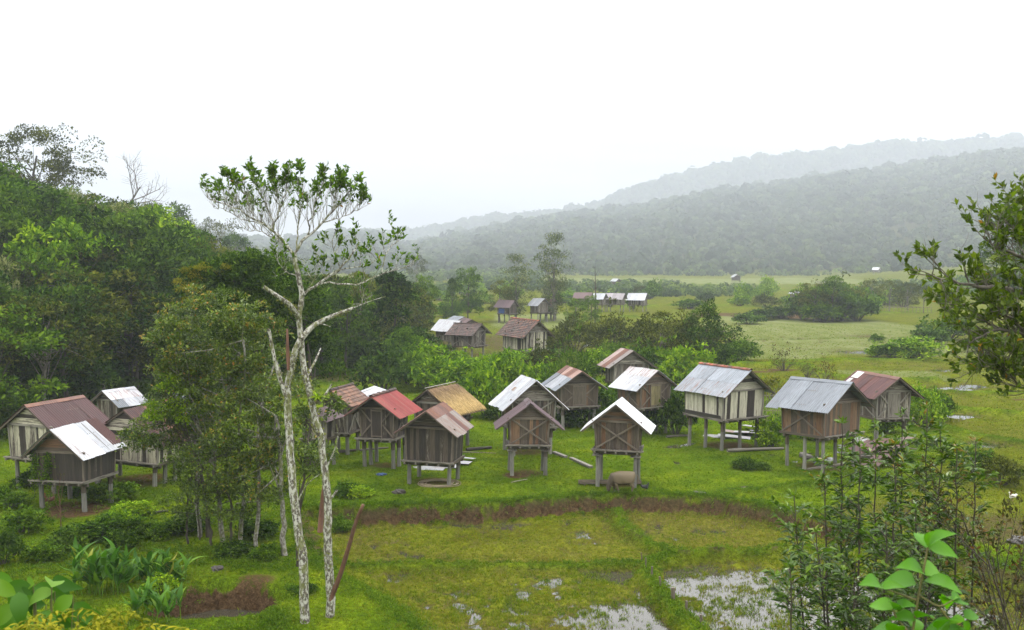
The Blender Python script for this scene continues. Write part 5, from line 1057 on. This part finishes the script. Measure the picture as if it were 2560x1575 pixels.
a.build('leaves', LF['near'], NP, True); st.build('stem', m_simple('green_stem', (.14, .12, .04)), NP, True); tag(NP, 'bright green leafy plant close to the camera at the lower right', 'plant')
BP = empty('broadleaf_plant', at(120, 1800, 6.)); BP.location[2] = H(BP.location[0], 6.); org = np.array(BP.location); a = Acc(); st = Acc()
for k in range(30):
    bx, by = rs.uniform(30, 200), rs.uniform(1450, 1580); Y = rs.uniform(5.7, 6.4); b = at(bx, by, Y); an = rs.uniform(-1, 1); L = rs.uniform(.16, .24)
    limb(st, np.array([org + [rs.normal(0, .1), rs.normal(0, .1), 0], org * .4 + b * .6 + [0, 0, .1], b]) - org, .008, .004, 5, 6); t_ = b + unit(np.array([math.sin(an * 1.6), rs.normal(0, .4), rs.uniform(-1.1, .25)])) * L
    ovate(a, b - org, t_ - org, W=rs.uniform(.42, .55), up=(rs.normal(0, .4), -1, .5), curl=.25, v=rs.uniform(.05, .75))
a.build('leaves', LF['ginger'], BP, True); st.build('stem', m_simple('plant_stem', (.10, .10, .03)), BP, True); tag(BP, 'broad leaved dark green plant at the lower left corner', 'plant')
YP = empty('yellow_fern', at(230, 1800, 5.)); YP.location[2] = H(YP.location[0], 5.); org = np.array(YP.location); a = Acc(); st = Acc()
for k in range(26):
    b = at(rs.uniform(20, 390), 1640, 5 + rs.uniform(-.4, .4)); hgt = rs.uniform(.15, .27); sx = rs.choice([-1, 1]) * rs.uniform(.05, .16)
    P = np.array([b, b + [sx * .3, 0, hgt * .7], b + [sx * .8, 0, hgt], b + [sx * 1.5, 0, hgt * .85], b + [sx * 1.9, 0, hgt * .55]]); Q = limb(a, P - org, .003, .0015, 4, 12)
    for j in range(3, 12):
        for s in (-1, 1): ovate(a, Q[j], Q[j] + np.array([sx * .25, s * .03, rs.uniform(-.03, .02)]) * 1. + [rs.normal(0, .02), 0, -.01], W=.34, v=rs.uniform(.3, 1), n=3)
a.build('fronds', LF['yellow'], YP); tag(YP, 'arching yellow green fern along the bottom edge at the left', 'fern')
def ginger(px, py, w, h, n, seed, label):
    rs = np.random.RandomState(seed); x, y = G(px, py, 0); z = H(x, y); x, y = G(px, py, z); root = empty('ginger_plant', (x, y, z)); a = Acc(); s = y / F
    for k in range(n):
        b = np.array([rs.uniform(-.45, .45) * w * s, rs.uniform(-.5, .6), 0]); st = np.array([rs.normal(0, .12), rs.normal(0, .12), 1.]); hh = h * s * rs.uniform(.25, .75)
        V, Fq, g = tube_np(np.array([b - [0, 0, .2], b + st * hh * .5, b + st * hh]), np.array([.018, .014, .008]), 4); a.add(V, Fq, .75)
        for q in range(rs.randint(4, 7)):
            p = b + st * hh * rs.uniform(.45, 1.); an = rs.uniform(0, 6.28); d = unit(np.array([math.cos(an) * .7, math.sin(an) * .7, rs.uniform(.3, 1.5)])); L = rs.uniform(.5, .85)
            ovate(a, p, p + d * L, W=.25, up=(-math.cos(an), -math.sin(an), .8), curl=-.22 if rs.rand() < .3 else .2, v=rs.uniform(.1, .85) if rs.rand() < .94 else 1., n=5)
    a.build('leaves', LF['ginger'], root, True); tag(root, label, 'plant')
ginger(250, 1480, 150, 135, 34, 81, 'clump of long leaved ginger plants nearest the lower left bushes'); ginger(395, 1500, 160, 140, 44, 82, 'clump of long leaved ginger plants beside the brown bank'); ginger(385, 1545, 130, 70, 14, 83, 'low ragged ginger leaves on the edge of the brown bank')
# ------------------------------------------------------------------ animals and small things
def skinned(name, verts, edges, radii, mat, parent=None, sub=2, loc=None):
    me = bpy.data.meshes.new(name); me.from_pydata(verts, edges, []); o = bpy.data.objects.new(name, me); COL.objects.link(o)
    m = o.modifiers.new('skin', 'SKIN'); sv = me.skin_vertices[0].data if me.skin_vertices else None
    if sv is None:
        bpy.context.view_layer.objects.active = o; bpy.ops.mesh.customdata_skin_add(); sv = me.skin_vertices[0].data
    for i, r in enumerate(radii): sv[i].radius = r if isinstance(r, tuple) else (r, r)
    sv[0].use_root = True; m.use_smooth_shade = True; s = o.modifiers.new('sub', 'SUBSURF'); s.levels = s.render_levels = sub
    me.materials.append(mat)
    if parent: o.parent = parent
    if loc is not None: o.location = loc
    return o
def m_hide():
    m, t, b = newmat('buffalo_hide'); tcn = t.nodes.new('ShaderNodeTexCoord'); o = tcn.outputs['Object']; sp = t.nodes.new('ShaderNodeSeparateXYZ'); t.links.new(o, sp.inputs[0]); n = noise(t, o, 5, 4)
    k = math_(t, 'ADD', sp.outputs[0], math_(t, 'MULTIPLY', n, .35)); c = ramp(t, [(0, (.05, .037, .027)), (.28, (.06, .043, .028)), (.5, (.11, .082, .046)), (1, (.13, .098, .054))], math_(t, 'ADD', math_(t, 'MULTIPLY', k, .75), .62)).outputs[0]
    lg = ramp(t, [(.12, 1), (.42, 0)], sp.outputs[2]).outputs[0]; c = mixc(t, math_(t, 'MULTIPLY', lg, .7), c, (.075, .055, .038)); t.links.new(c, b.inputs['Base Color']); b.inputs['Roughness'].default_value = .7; return m
bx, by = G(1556, 1230, 0.); bz = H(bx, by); BU = empty('buffalo', (bx, by, bz), R(4)); hide = m_hide()
vs = [(.36, 0, .80), (.52, 0, .80), (.63, 0, .74), (.05, 0, .74), (-.25, 0, .76), (-.45, 0, .74), (-.57, 0, .55), (-.66, 0, .36), (-.69, 0, .22), (-.66, -.02, .07)]
rad = [(.27, .31), (.21, .24), (.10, .11), (.30, .36), (.26, .33), (.19, .27), (.14, .19), (.105, .13), (.10, .12), (.065, .07)]
ed = [(0, 1), (1, 2), (0, 3), (3, 4), (4, 5), (5, 6), (6, 7), (7, 8), (8, 9)]
def leg(a, pts):
    p = a
    for q, r in pts: vs.append(q); rad.append(r); ed.append((p, len(vs) - 1)); p = len(vs) - 1
for s in (-1, 1):
    dx = .05 * s
    leg(0, [((.44, .15 * s, .58), .14), ((.40 + dx, .16 * s, .46), .10), ((.53 + dx, .16 * s, .32), .058), ((.49 + dx, .16 * s, .10), .045), ((.46 + dx, .16 * s, .02), .055)])
    leg(4, [((-.34, .13 * s, .50), .11), ((-.33 - dx, .14 * s, .30), .06), ((-.30 - 1.6 * dx, .14 * s, .09), .043), ((-.31 - 1.6 * dx, .14 * s, .02), .052)])
skinned('body', vs, ed, rad, hide, BU)
skinned('tail', [(.70, 0, .86), (.755, 0, .74), (.77, 0, .55), (.78, .01, .40)], [(0, 1), (1, 2), (2, 3)], [.03, .025, .018, .03], hide, BU, 1)
for s in (-1, 1):
    skinned('ear', [(-.60, .10 * s, .36), (-.58, .20 * s, .38), (-.57, .27 * s, .35)], [(0, 1), (1, 2)], [(.03, .02), (.045, .02), (.012, .01)], hide, BU, 1)
    skinned('horn', [(-.66, .07 * s, .40), (-.68, .13 * s, .46), (-.65, .15 * s, .53)], [(0, 1), (1, 2)], [.025, .02, .008], m_simple('horn', (.06, .05, .04)), BU, 1)
tag(BU, 'tan grey young buffalo grazing with its head down below the white gabled hut', 'buffalo')
def bird(px, py, name, label, cat, c, flip=1, s=1., comb=None):
    x, y = G(px, py, 0); z = H(x, y); x, y = G(px, py, z); r = empty(name, (x, y, z)); r.scale = (s * flip, s, s); m = m_simple(name + '_feathers', c, .6)
    skinned('body', [(0, 0, .22), (.10, 0, .25), (.16, 0, .36), (.18, 0, .45), (.23, 0, .45), (-.12, 0, .27), (-.22, 0, .36)], [(0, 1), (1, 2), (2, 3), (3, 4), (0, 5), (5, 6)], [.11, .085, .05, .045, .015, .08, .05], m, r)
    for q in (-1, 1): skinned('leg', [(0, .05 * q, .16), (.01, .05 * q, .08), (0, .05 * q, 0), (.05, .05 * q, 0.005)], [(0, 1), (1, 2), (2, 3)], [.02, .012, .012, .008], m_simple('bird_leg', (.25, .16, .05)), r, 1)
    if comb: skinned('comb', [(.15, 0, .49), (.20, 0, .505)], [(0, 1)], [.015, .02], m_simple('comb', (.4, .02, .02)), r, 1)
    return tag(r, label, cat)
bird(1612, 1229, 'hen', 'black hen standing behind the buffalo on the grass edge', 'hen', (.012, .012, .014), 1, .95)
bird(124, 1263, 'rooster', 'reddish brown rooster under the hut with the vine', 'rooster', (.16, .045, .018), -1, 1.1, True)
bird(2532, 1252, 'duck', 'small white duck behind the twiggy shrub at the right', 'duck', (.6, .58, .5), -1, .9)
def lying(name, a, b, r, col, label, cat, flat=False, lift=None, grp=None, peel=.4):
    (x0, y0), (x1, y1) = G(*a, 0), G(*b, 0); p0 = np.array([x0, y0, H(x0, y0) + r * .7]); p1 = np.array([x1, y1, H(x1, y1) + r * .7]); c = (p0 + p1) / 2; m = MB(int(a[0]))
    if flat: m.plank(p0 - c, p1 - c, (p1 - p0)[[1, 0, 2]] * [-1, 1, 0], r * 2.4, r * 1.2, (*col, peel))
    else: n = 7; P = resamp(np.array([p0, p0 * .6 + p1 * .4 + [0, .04, .01], p1]) - c, n); m.tube(P, np.linspace(r, r * .75, n) * np.array([random.Random(i + a[0]).uniform(.85, 1.15) for i in range(n)]), (*col, peel), 7)
    o = m.build(name, WOOD, None, not flat); o.location = c; return tag(o, label, cat, grp)
lying('log', (1166, 1128), (1229, 1123), .10, (.05, .04, .032), 'dark log lying right of the hut with the rope coil', 'log')
lying('plank', (1427, 1149), (1478, 1169), .09, (.20, .18, .15), 'grey plank on the grass between the two gable fronted huts', 'plank', True)
lying('log', (1818, 1132), (1959, 1124), .11, (.22, .20, .16), 'long straight log in front of the orange ridged hut', 'log')
lying('log', (2001, 1140), (2029, 1145), .17, (.24, .22, .19), 'short thick grey log under the blue grey roofed hut', 'log')
lying('log', (1666, 1094), (1725, 1091), .08, (.16, .14, .11), 'thin grey log left of the orange ridged hut', 'log')
lying('log', (1734, 1233), (1765, 1236), .08, (.10, .09, .08), 'short dark log on the lip of the brown bank', 'log')
lying('log', (842, 1133), (890, 1129), .10, (.06, .045, .035), 'dark beam lying under the clay tiled hut', 'beam')
lying('log', (900, 1128), (971, 1121), .07, (.09, .07, .05), 'thin dark pole lying behind the red roofed hut posts', 'pole')
lying('stick', (1156, 1132), (1240, 1135), .03, (.22, .19, .14), 'thin stick lying on the grass right of the rope coil hut', 'stick')
lying('stick', (1278, 1206), (1318, 1197), .03, (.32, .29, .2), 'pale stick in front of the purple gabled hut', 'stick')
lying('log', (388, 1283), (420, 1279), .06, (.05, .04, .03), 'small dark branch on the slope left of the low sparse tree', 'branch')
lying('log', (590, 1262), (660, 1256), .05, (.09, .07, .05), 'thin fallen branch beneath the bushy trees', 'branch')
lying('plank', (2020, 1175), (2110, 1160), .07, (.2, .17, .13), 'board lying between posts under the blue grey roofed hut', 'plank', True)
lying('plank', (1385, 1135), (1415, 1147), .09, (.22, .2, .17), 'short pale board behind the purple gabled hut', 'plank', True)
# feeding trough under the white gabled hut
x0, y0 = G(1446, 1211, 0); x1, y1 = G(1603, 1211, 0); TR = empty('trough', ((x0 + x1) / 2, y0, H((x0 + x1) / 2, y0))); hw = (x1 - x0) / 2; m = MB(8)
for yy in (-.13, .13): m.box((0, yy, .17), (2 * hw, .04, .15), (.16, .12, .085, .5), 0)
m.box((0, 0, .10), (2 * hw, .24, .03), (.16, .12, .085, .5), 0)
for xx in (-hw + .03, hw - .03): m.box((xx, 0, .16), (.04, .22, .12), (.13, .10, .07, .5), 1)
m.build('basin', WOOD, TR)
for xx in (-hw * .8, hw * .8): m = MB(2); m.box((xx, 0, .03), (.08, .34, .12), (.11, .08, .06, .4), 1); m.build('foot', WOOD, TR)
tag(TR, 'long low wooden trough under the white gabled hut behind the buffalo', 'trough')
# stakes along the bund
for i, (px, py, top, r) in enumerate([(1604, 1396, 1370, .03), (1614, 1423, 1399, .03), (1629, 1447, 1421, .04), (1650, 1473, 1450, .04), (1682, 1504, 1477, .075), (1715, 1526, 1502, .05), (1753, 1566, 1544, .05)]):
    x, y = G(px, py, -.65); z = H(x, y); m = MB(i); h = (py - top) / F * y * 1.05; m.tube([(0, 0, -.2), (.01, 0, h * .5), (.02 * (i % 3 - 1), 0, h)], [r, r, r * .9], (.15, .12, .085, .4), 6); o = m.build('stake', WOOD); o.location = (x, y, z)
    tag(o, ('thickest stake on the grassy bund, fifth from the far end' if i == 4 else f'{["first", "second", "third", "fourth", "", "sixth", "seventh"][i]} wooden stake from the far end of the grassy bund'), 'stake', 'stakes along the bund')
# loose metal sheets and boards
def sheet(px, py, w, l, rz, col, rust, z, tilt, label, grp):
    x, y = G(px, py, 0); m = MB(int(px * 7 + py)); nc = int(w / .025); X_, L_ = np.meshgrid(np.linspace(-w / 2, w / 2, nc), np.linspace(-l / 2, l / 2, 4), indexing='ij'); V = np.stack([X_, L_, .013 * np.cos(X_ * 2 * math.pi / .1) + .03 * np.sin(L_ * 2 + px)], -1).reshape(-1, 3)
    a = np.arange(nc - 1)[:, None] * 4 + np.arange(3)[None]; Fq = np.stack([a, a + 4, a + 5, a + 1], -1).reshape(-1, 4); m.addq(V, Fq, np.array((*col, rust)), np.stack([L_, X_, 0 * X_ + px], -1).reshape(-1, 3))
    o = m.build('metal_sheet', TIN, None, True); o.location = (x, y, H(x, y) + z); o.rotation_euler = (tilt[0], tilt[1], rz); tag(o, label, 'metal sheet', grp)
g1 = 'white sheets lying beside the rope coil hut'
for i, (px, py, w, l, rz, q) in enumerate([(1070, 1172, .7, 1.9, 1.35, 'front left'), (1105, 1168, .7, 1.8, 1.45, 'front middle'), (1140, 1160, .7, 1.7, 1.3, 'right'), (1090, 1160, .7, 1.9, 1.5, 'back left'), (1160, 1152, .6, 1.2, 1.2, 'back right')]):
    sheet(px, py, w, l, rz, (.30, .31, .32), .3, .05 + .035 * i, (.03 * i - .05, .06 * (i - 2)), f'white corrugated sheet on the grass behind the rope coil hut, {q}', g1)
g2 = 'pale sheets lying behind the orange ridged hut'
for i, (px, py, w, l, rz, q) in enumerate([(1800, 1092, .7, 2.1, 1.2, 'far left'), (1835, 1096, .7, 2., 1.3, 'front left'), (1845, 1085, .7, 2., 1.1, 'middle'), (1875, 1090, .7, 2., 1.25, 'front right'), (1895, 1078, .8, 2., 1.0, 'topmost'), (1905, 1090, .5, 1.5, 1.5, 'far right')]):
    sheet(px, py, w, l, rz, (.26, .27, .285) if i != 2 else (.2, .15, .13), .32, .06 + .05 * i, (.03, .04 * (i - 2)), f'pale metal sheet lying behind the orange ridged hut, {q}', g2)
g3 = 'sheets and boards of the scrap heap'
for i, (px, py, w, l, rz, col, z, tl, q) in enumerate([(2195, 1150, .8, 2.4, -.9, (.075, .036, .035), .95, (.15, .25), 'topmost reddish'), (2160, 1150, .8, 2.2, -.8, (.085, .045, .044), .75, (.1, .3), 'left reddish'), (2225, 1150, .8, 2.3, -1.0, (.07, .036, .035), .75, (.2, .1), 'right reddish'), (2150, 1140, .7, 1.8, -.6, (.26, .265, .27), .9, (.05, .1), 'pale grey'), (2240, 1140, .7, 2., -1.2, (.15, .115, .105), .95, (.12, .0), 'back brownish'), (2200, 1165, .8, 2.2, -.95, (.08, .045, .042), .45, (.3, .2), 'lowest reddish')]):
    sheet(px, py, w, l, rz, col, .3, z, tl, f'{q} metal sheet on the scrap heap below the red brown roofed hut', g3)
rn2 = random.Random(4)
for i in range(10):
    px, py = 2150 + i * 12 + rn2.uniform(-6, 6), 1150 + rn2.uniform(-10, 12); x, y = G(px, py, 0); m = MB(i); l = rn2.uniform(1.2, 2.4); m.plank((-l / 2, 0, 0), (l / 2, 0, rn2.uniform(-.2, .2)), (0, 1, 0), rn2.uniform(.1, .22), .04, (*rn2.choice([(.1, .08, .06), (.2, .18, .15), (.06, .05, .04)]), .5)); o = m.build('board', WOOD); o.location = (x, y, H(x, y) + .1 + .085 * i); o.rotation_euler = (0, rn2.uniform(-.1, .1), rn2.uniform(-.6, .7))
    tag(o, f'{"lowest" if i == 0 else "uppermost" if i == 9 else ORD[i]} weathered board counting up through the scrap heap', 'board', g3)
# rope coil
x, y = G(1095, 1209, 0); m = MB(4); rr = random.Random(6)
for k in range(7):
    r = .62 + .06 * k; ox, oy = rr.uniform(-.12, .12), rr.uniform(-.08, .08); an = np.linspace(0, 6.0 + rr.uniform(0, .28), 40); P = np.stack([np.cos(an) * r * 1.1 + ox, np.sin(an) * r * .9 + oy, .03 + .02 * (k % 3) + .015 * np.sin(an * 3 + k)], -1); m.tube(P, np.full(40, .017), (.34, .27, .17, .2), 5)
o = m.build('cane_coil', WOOD, None, True); o.location = (x, y, H(x, y)); tag(o, 'coil of pale cane lying under the striped rusty roofed hut', 'coil')
# cloth and bag
def lump(name, px, py, s, col, label, cat, sq=(1, 1, .5)):
    rs = np.random.RandomState(int(px)); x, y = G(px, py, 0); import bmesh; bm = bmesh.new(); bmesh.ops.create_icosphere(bm, subdivisions=3, radius=1)
    for v in bm.verts:
        c = v.co; k = 1 + .28 * math.sin(c.x * 4.1 + px) * math.cos(c.y * 3.7 + py) + .16 * math.sin(c.z * 6 + c.x * 7); v.co = (c.x * k * s * sq[0], c.y * k * s * sq[1], max(c.z * k, -.35) * s * sq[2])
    me = bpy.data.meshes.new(name); bm.to_mesh(me); bm.free(); me.materials.append(m_simple(name, col, .6)); o = bpy.data.objects.new(name, me); COL.objects.link(o); o.location = (x, y, H(x, y) + .3 * s * sq[2]); tag(o, label, cat)
lump('cloth', 953, 1188, .2, (.02, .05, .16), 'blue rag on the grass in front of the red roofed hut', 'rag', (1.2, .8, .4)); lump('sack', 2049, 1162, .3, (.02, .025, .05), 'dark blue sack beside the posts of the blue grey roofed hut', 'sack', (1, .8, .7))
lump('rock', 542, 1428, .17, (.05, .04, .035), 'dark stone above the brown bank', 'stone', (1.1, 1, .7)); lump('stump', 998, 1233, .2, (.035, .028, .022), 'small dark stump on the grass near the brown bank', 'stump', (1.5, .7, .8))
lump('rock', 2550, 1352, .35, (.03, .025, .02), 'dark rock in the paddy water at the right edge', 'rock', (1.3, 1, .5))
# bamboo fence behind the huts, stake fence far out, bare pole
def fence(pts, Y, h, step, name, label, r=.025, rails=(.35, .8)):
    (xa, _, _), (xb, _, _) = at(pts[0], 700, Y), at(pts[1], 700, Y); root = empty(name, ((xa + xb) / 2, Y, H((xa + xb) / 2, Y))); rr = random.Random(Y); m = MB(1); n = max(3, int((xb - xa) / step)); hb = root.location[2]
    for i in range(n + 1):
        x = xa + (xb - xa) * i / n; z = H(x, Y) - hb; m.tube([(x - root.location[0], rr.uniform(-.05, .05), z - .1), (x - root.location[0] + rr.uniform(-.06, .06), 0, z + h * rr.uniform(.8, 1.1))], [r, r * .8], (.22, .19, .14, .45), 5)
    m.build('slats', WOOD, root)
    for q in rails: m = MB(2); m.tube([(xa - root.location[0], .04, h * q), (xb - root.location[0], .04, h * q)], [r, r], (.2, .17, .12, .4), 5); m.build('rail', WOOD, root)
    tag(root, label, 'fence')
fence((1880, 1965), 68, 2.3, .13, 'bamboo_fence', 'grey bamboo slat fence right of the orange ridged hut')
fence((2105, 2330), 205, 1.5, .75, 'stake_fence', 'long stake fence under the thin trees across the field', .06, (.5,))
fence((2040, 2070), 395, 2.2, .4, 'stake_fence', 'tiny fence on the far pale field', .1, (.5, .9))
x, Y = at(1488, 700, 165)[0], 165; m = MB(2); m.tube([(0, 0, -.3), (.1, 0, 5), (-.05, 0, 10)], [.16, .12, .04], (.10, .08, .06, .3), 6)
for z, d in ((6, 1), (7.2, -1), (8.4, 1)): m.tube([(0, 0, z), (.5 * d, 0, z + .9)], [.05, .02], (.10, .08, .06, .3), 5)
o = m.build('dead_tree', BARK['dark']); o.location = (x, Y, H(x, Y)); tag(o, 'bare dead pole like tree in front of the far row of huts', 'tree')
# vine climbing the front of the left hut, and the thin bare sapling before it
P_ = HP['A1']; rs = np.random.RandomState(3); root = empty('climbing_vine', (P_[0], P_[1], H(P_[0], P_[1])), P_[2]); ww = max(P_[7], P_[3] * .58); wl = P_[8]; a = Acc(); st = Acc()
for k in range(13):
    x0 = rs.uniform(-ww - .1, ww * .45) if k > 4 else rs.uniform(-ww - .15, -ww + .25); z1 = rs.uniform(2.0, 2.75) if x0 < 0 else rs.uniform(1.8, 2.5); z0 = rs.uniform(.1, 1.5); P = np.array([(x0, -wl - .22, z0), (x0 + rs.normal(0, .1), -wl - .16, (z0 + z1) / 2), (x0 + rs.normal(0, .15), -wl - .14, z1)]); Q = limb(st, P, .012, .006, 4, 12, rs, .015)
    for q in range(16): 
        c = Q[rs.randint(12)]; n = 5; V, Fq = leaf_quads(c + rs.normal(0, .06, (n, 3)) * [1, .5, 1], unit(rdir(rs, n) + [0, -.5, .2]), rdir(rs, n), .11, .06); a.add(V, Fq, np.repeat(rs.rand(n) * (.7 if z1 < 2.3 else 1), 4))
a.build('leaves', LF['mid'], root); st.build('stem', BARK['dark'], root); tag(root, 'leafy vine climbing the front of the left plank hut', 'vine')
x, y = G(155, 1345, 0); root = empty('bare_sapling', (x, y, H(x, y))); a = Acc(); tp = []; branch_tree(rs, (0, 0, 0), (-.05, 0, 1), 2.0, .03, 2, .5, .2, 3, a, tp, 5, .05); a.build('stem', BARK['red'], root, True); lf = Acc(); lf.add(*tip_leaves(rs, tp, 2, .1, .4)); lf.build('leaves', LF['red'], root); tag(root, 'thin bare sapling in front of the hut with the vine', 'sapling')
# ------------------------------------------------------------------ grass and weeds
rs = np.random.RandomState(12)
def tufts(X, Y, n_bl, h, w, vfun, lean=.5):
    Z, so, pa, hi = zones(X, Y); wl_ = np.where(pa > .01, np.where(Z < -.4, WL1, WL2), -9); cl_ = fbm(X * 1.4, Y * 1.1, 77); keep = (Z > wl_ - .0) | (rs.rand(len(X)) < np.where(Z > wl_ - .05, .6, .12) + .6 * (cl_ > .02)); keep &= (so < .35) | (rs.rand(len(X)) < .10); keep &= hi < .8
    X, Y, Z, pa = X[keep], Y[keep], np.maximum(Z, wl_ + .01)[keep], pa[keep]; k = len(X); idx = np.repeat(np.arange(k), n_bl); m = len(idx); hh_ = (h * rs.uniform(.5, 1.4, k))[idx] * rs.uniform(.7, 1.2, m)
    an = rs.uniform(0, 6.28, m); b = np.stack([X[idx] + rs.normal(0, .035, m), Y[idx] + rs.normal(0, .035, m), Z[idx] - .02], -1); s = np.stack([np.cos(an), np.sin(an), 0 * an], -1) * (w * rs.uniform(.7, 1.3, m))[:, None] / 2
    ln = np.stack([rs.normal(0, lean, m), rs.normal(0, lean, m), np.ones(m)], -1); tip = b + ln * hh_[:, None]; V = np.stack([b - s, b + s, tip], 1).reshape(-1, 3); v = vfun(X, Y, pa)[idx] + rs.normal(0, .24, m)
    return V, np.arange(m * 3).reshape(-1, 3), np.repeat(np.clip(v, 0, 1), 3)
def vg(X, Y, pa): return np.clip(.33 + .42 * fbm(X * .35, Y * .35, 3) + .32 * fbm(X * 2.2, Y * 2.2, 8) + .20 * pa, .02, .98)
n = 120000; Yg = rs.uniform(28, 66, n); Xg = rs.uniform(-.6, .6, n) * Yg; a = Acc(); a.add(*tufts(Xg, Yg, 4, .085, .026, vg))
n = 16000; q_ = np.array([G(a_, b_, -.9) for a_, b_ in zip(rs.uniform(1000, 2250, n), rs.uniform(1395, 1580, n))]); cq = fbm(q_[:, 0] * 1.6, q_[:, 1] * 1.3, 87) + .35 * fbm(q_[:, 0] * 5, q_[:, 1] * 4, 89); q_ = q_[cq > .02]; a.add(*tufts(q_[:, 0], q_[:, 1], 5, .10, .024, vg, .7))
n = 50000; Yg = 66 * (rs.uniform(1, 2.6 ** .5, n) ** 2); Xg = rs.uniform(-.25, .58, n) * Yg; a.add(*tufts(Xg, Yg, 4, .11, .05, vg))
gr = a.build('grass', LF['grass']); gr['kind'] = 'stuff'
# weeds on the bank lip, the bunds and the lower-left slope
Wp = []
for pl_, n in ((BANK[:-2], 2200), (LEFT, 600)) + tuple((b[0], int(330 * b[2] / .36)) for b in BUNDS) + ((plan([(430, 1490), (520, 1470), (600, 1490), (680, 1540), (720, 1600)], 0), 700), (FBUNDS[10][0], 120), (FBUNDS[11][0], 500), (FBUNDS[12][0], 300)):
    q = np.array(pl_); s = np.r_[0, np.cumsum(np.hypot(*np.diff(q, axis=0).T))]; t_ = rs.uniform(0, s[-1], n); Wp.append(np.stack([np.interp(t_, s, q[:, 0]) + rs.normal(0, .28, n), np.interp(t_, s, q[:, 1]) + rs.normal(.12, .28, n)], -1))
n = 5200; pxs = rs.uniform(-60, 740, n); pys = 1240 + 340 * rs.rand(n); xy = np.array([G(p, q, -.1) for p, q in zip(pxs, pys)]); dn = fbm(xy[:, 0] * .35, xy[:, 1] * .35, 15); Wp.append(xy[dn > -.05])
n = 2600; xs_ = rs.uniform(-30, 24, n); ys_ = rs.uniform(42, 75, n); dn = fbm(xs_ * .3, ys_ * .3, 25); Wp.append(np.stack([xs_, ys_], -1)[dn > .28])
Wp = np.concatenate(Wp); Z, so, pa, hi = zones(Wp[:, 0], Wp[:, 1]); ok = (Z > np.where(Z < -.4, WL1, -9)) & ((so < .6) | (rs.rand(len(Z)) < .35)); Wp, Z = Wp[ok], Z[ok]
C = np.stack([Wp[:, 0], Wp[:, 1], Z + .03], -1); a = Acc(); V, Fq, v = clump_leaves(rs, C, rs.uniform(.06, .17, len(C)), 13, .075, .5, .7, vb=.35 * fbm(Wp[:, 0] * .8, Wp[:, 1] * .8, 4)); a.add(V, Fq, np.clip(v, 0, 1)); w_ = a.build('weeds', m_leaf('weed', [(0, (.026, .060, .003)), (.5, (.072, .135, .006)), (1, (.15, .21, .010))], .8, .25, .03, 0)); w_['kind'] = 'stuff'
HAZE_D = .0004; HAZE_C = (.71, .755, .82, 1)
# ------------------------------------------------------------------ haze: one closed box of misty air
hz = mesh_np('haze', [(x, y, z) for z in (-6, 460) for x, y in ((-3640, -120), (3640, -120), (3640, 3640), (-3640, 3640))],
             np.array([[3, 2, 1, 0], [4, 5, 6, 7], [0, 1, 5, 4], [1, 2, 6, 5], [2, 3, 7, 6], [3, 0, 4, 7]]), None or bpy.data.materials.new('haze'))
hm = hz.data.materials[0]; hm.use_nodes = True; t = hm.node_tree; t.nodes.clear()
pv = t.nodes.new('ShaderNodeVolumePrincipled'); pv.inputs['Density'].default_value = HAZE_D; pv.inputs['Color'].default_value = HAZE_C; pv.inputs['Anisotropy'].default_value = .2
ou = t.nodes.new('ShaderNodeOutputMaterial'); t.links.new(pv.outputs[0], ou.inputs['Volume']); hz['kind'] = 'stuff'
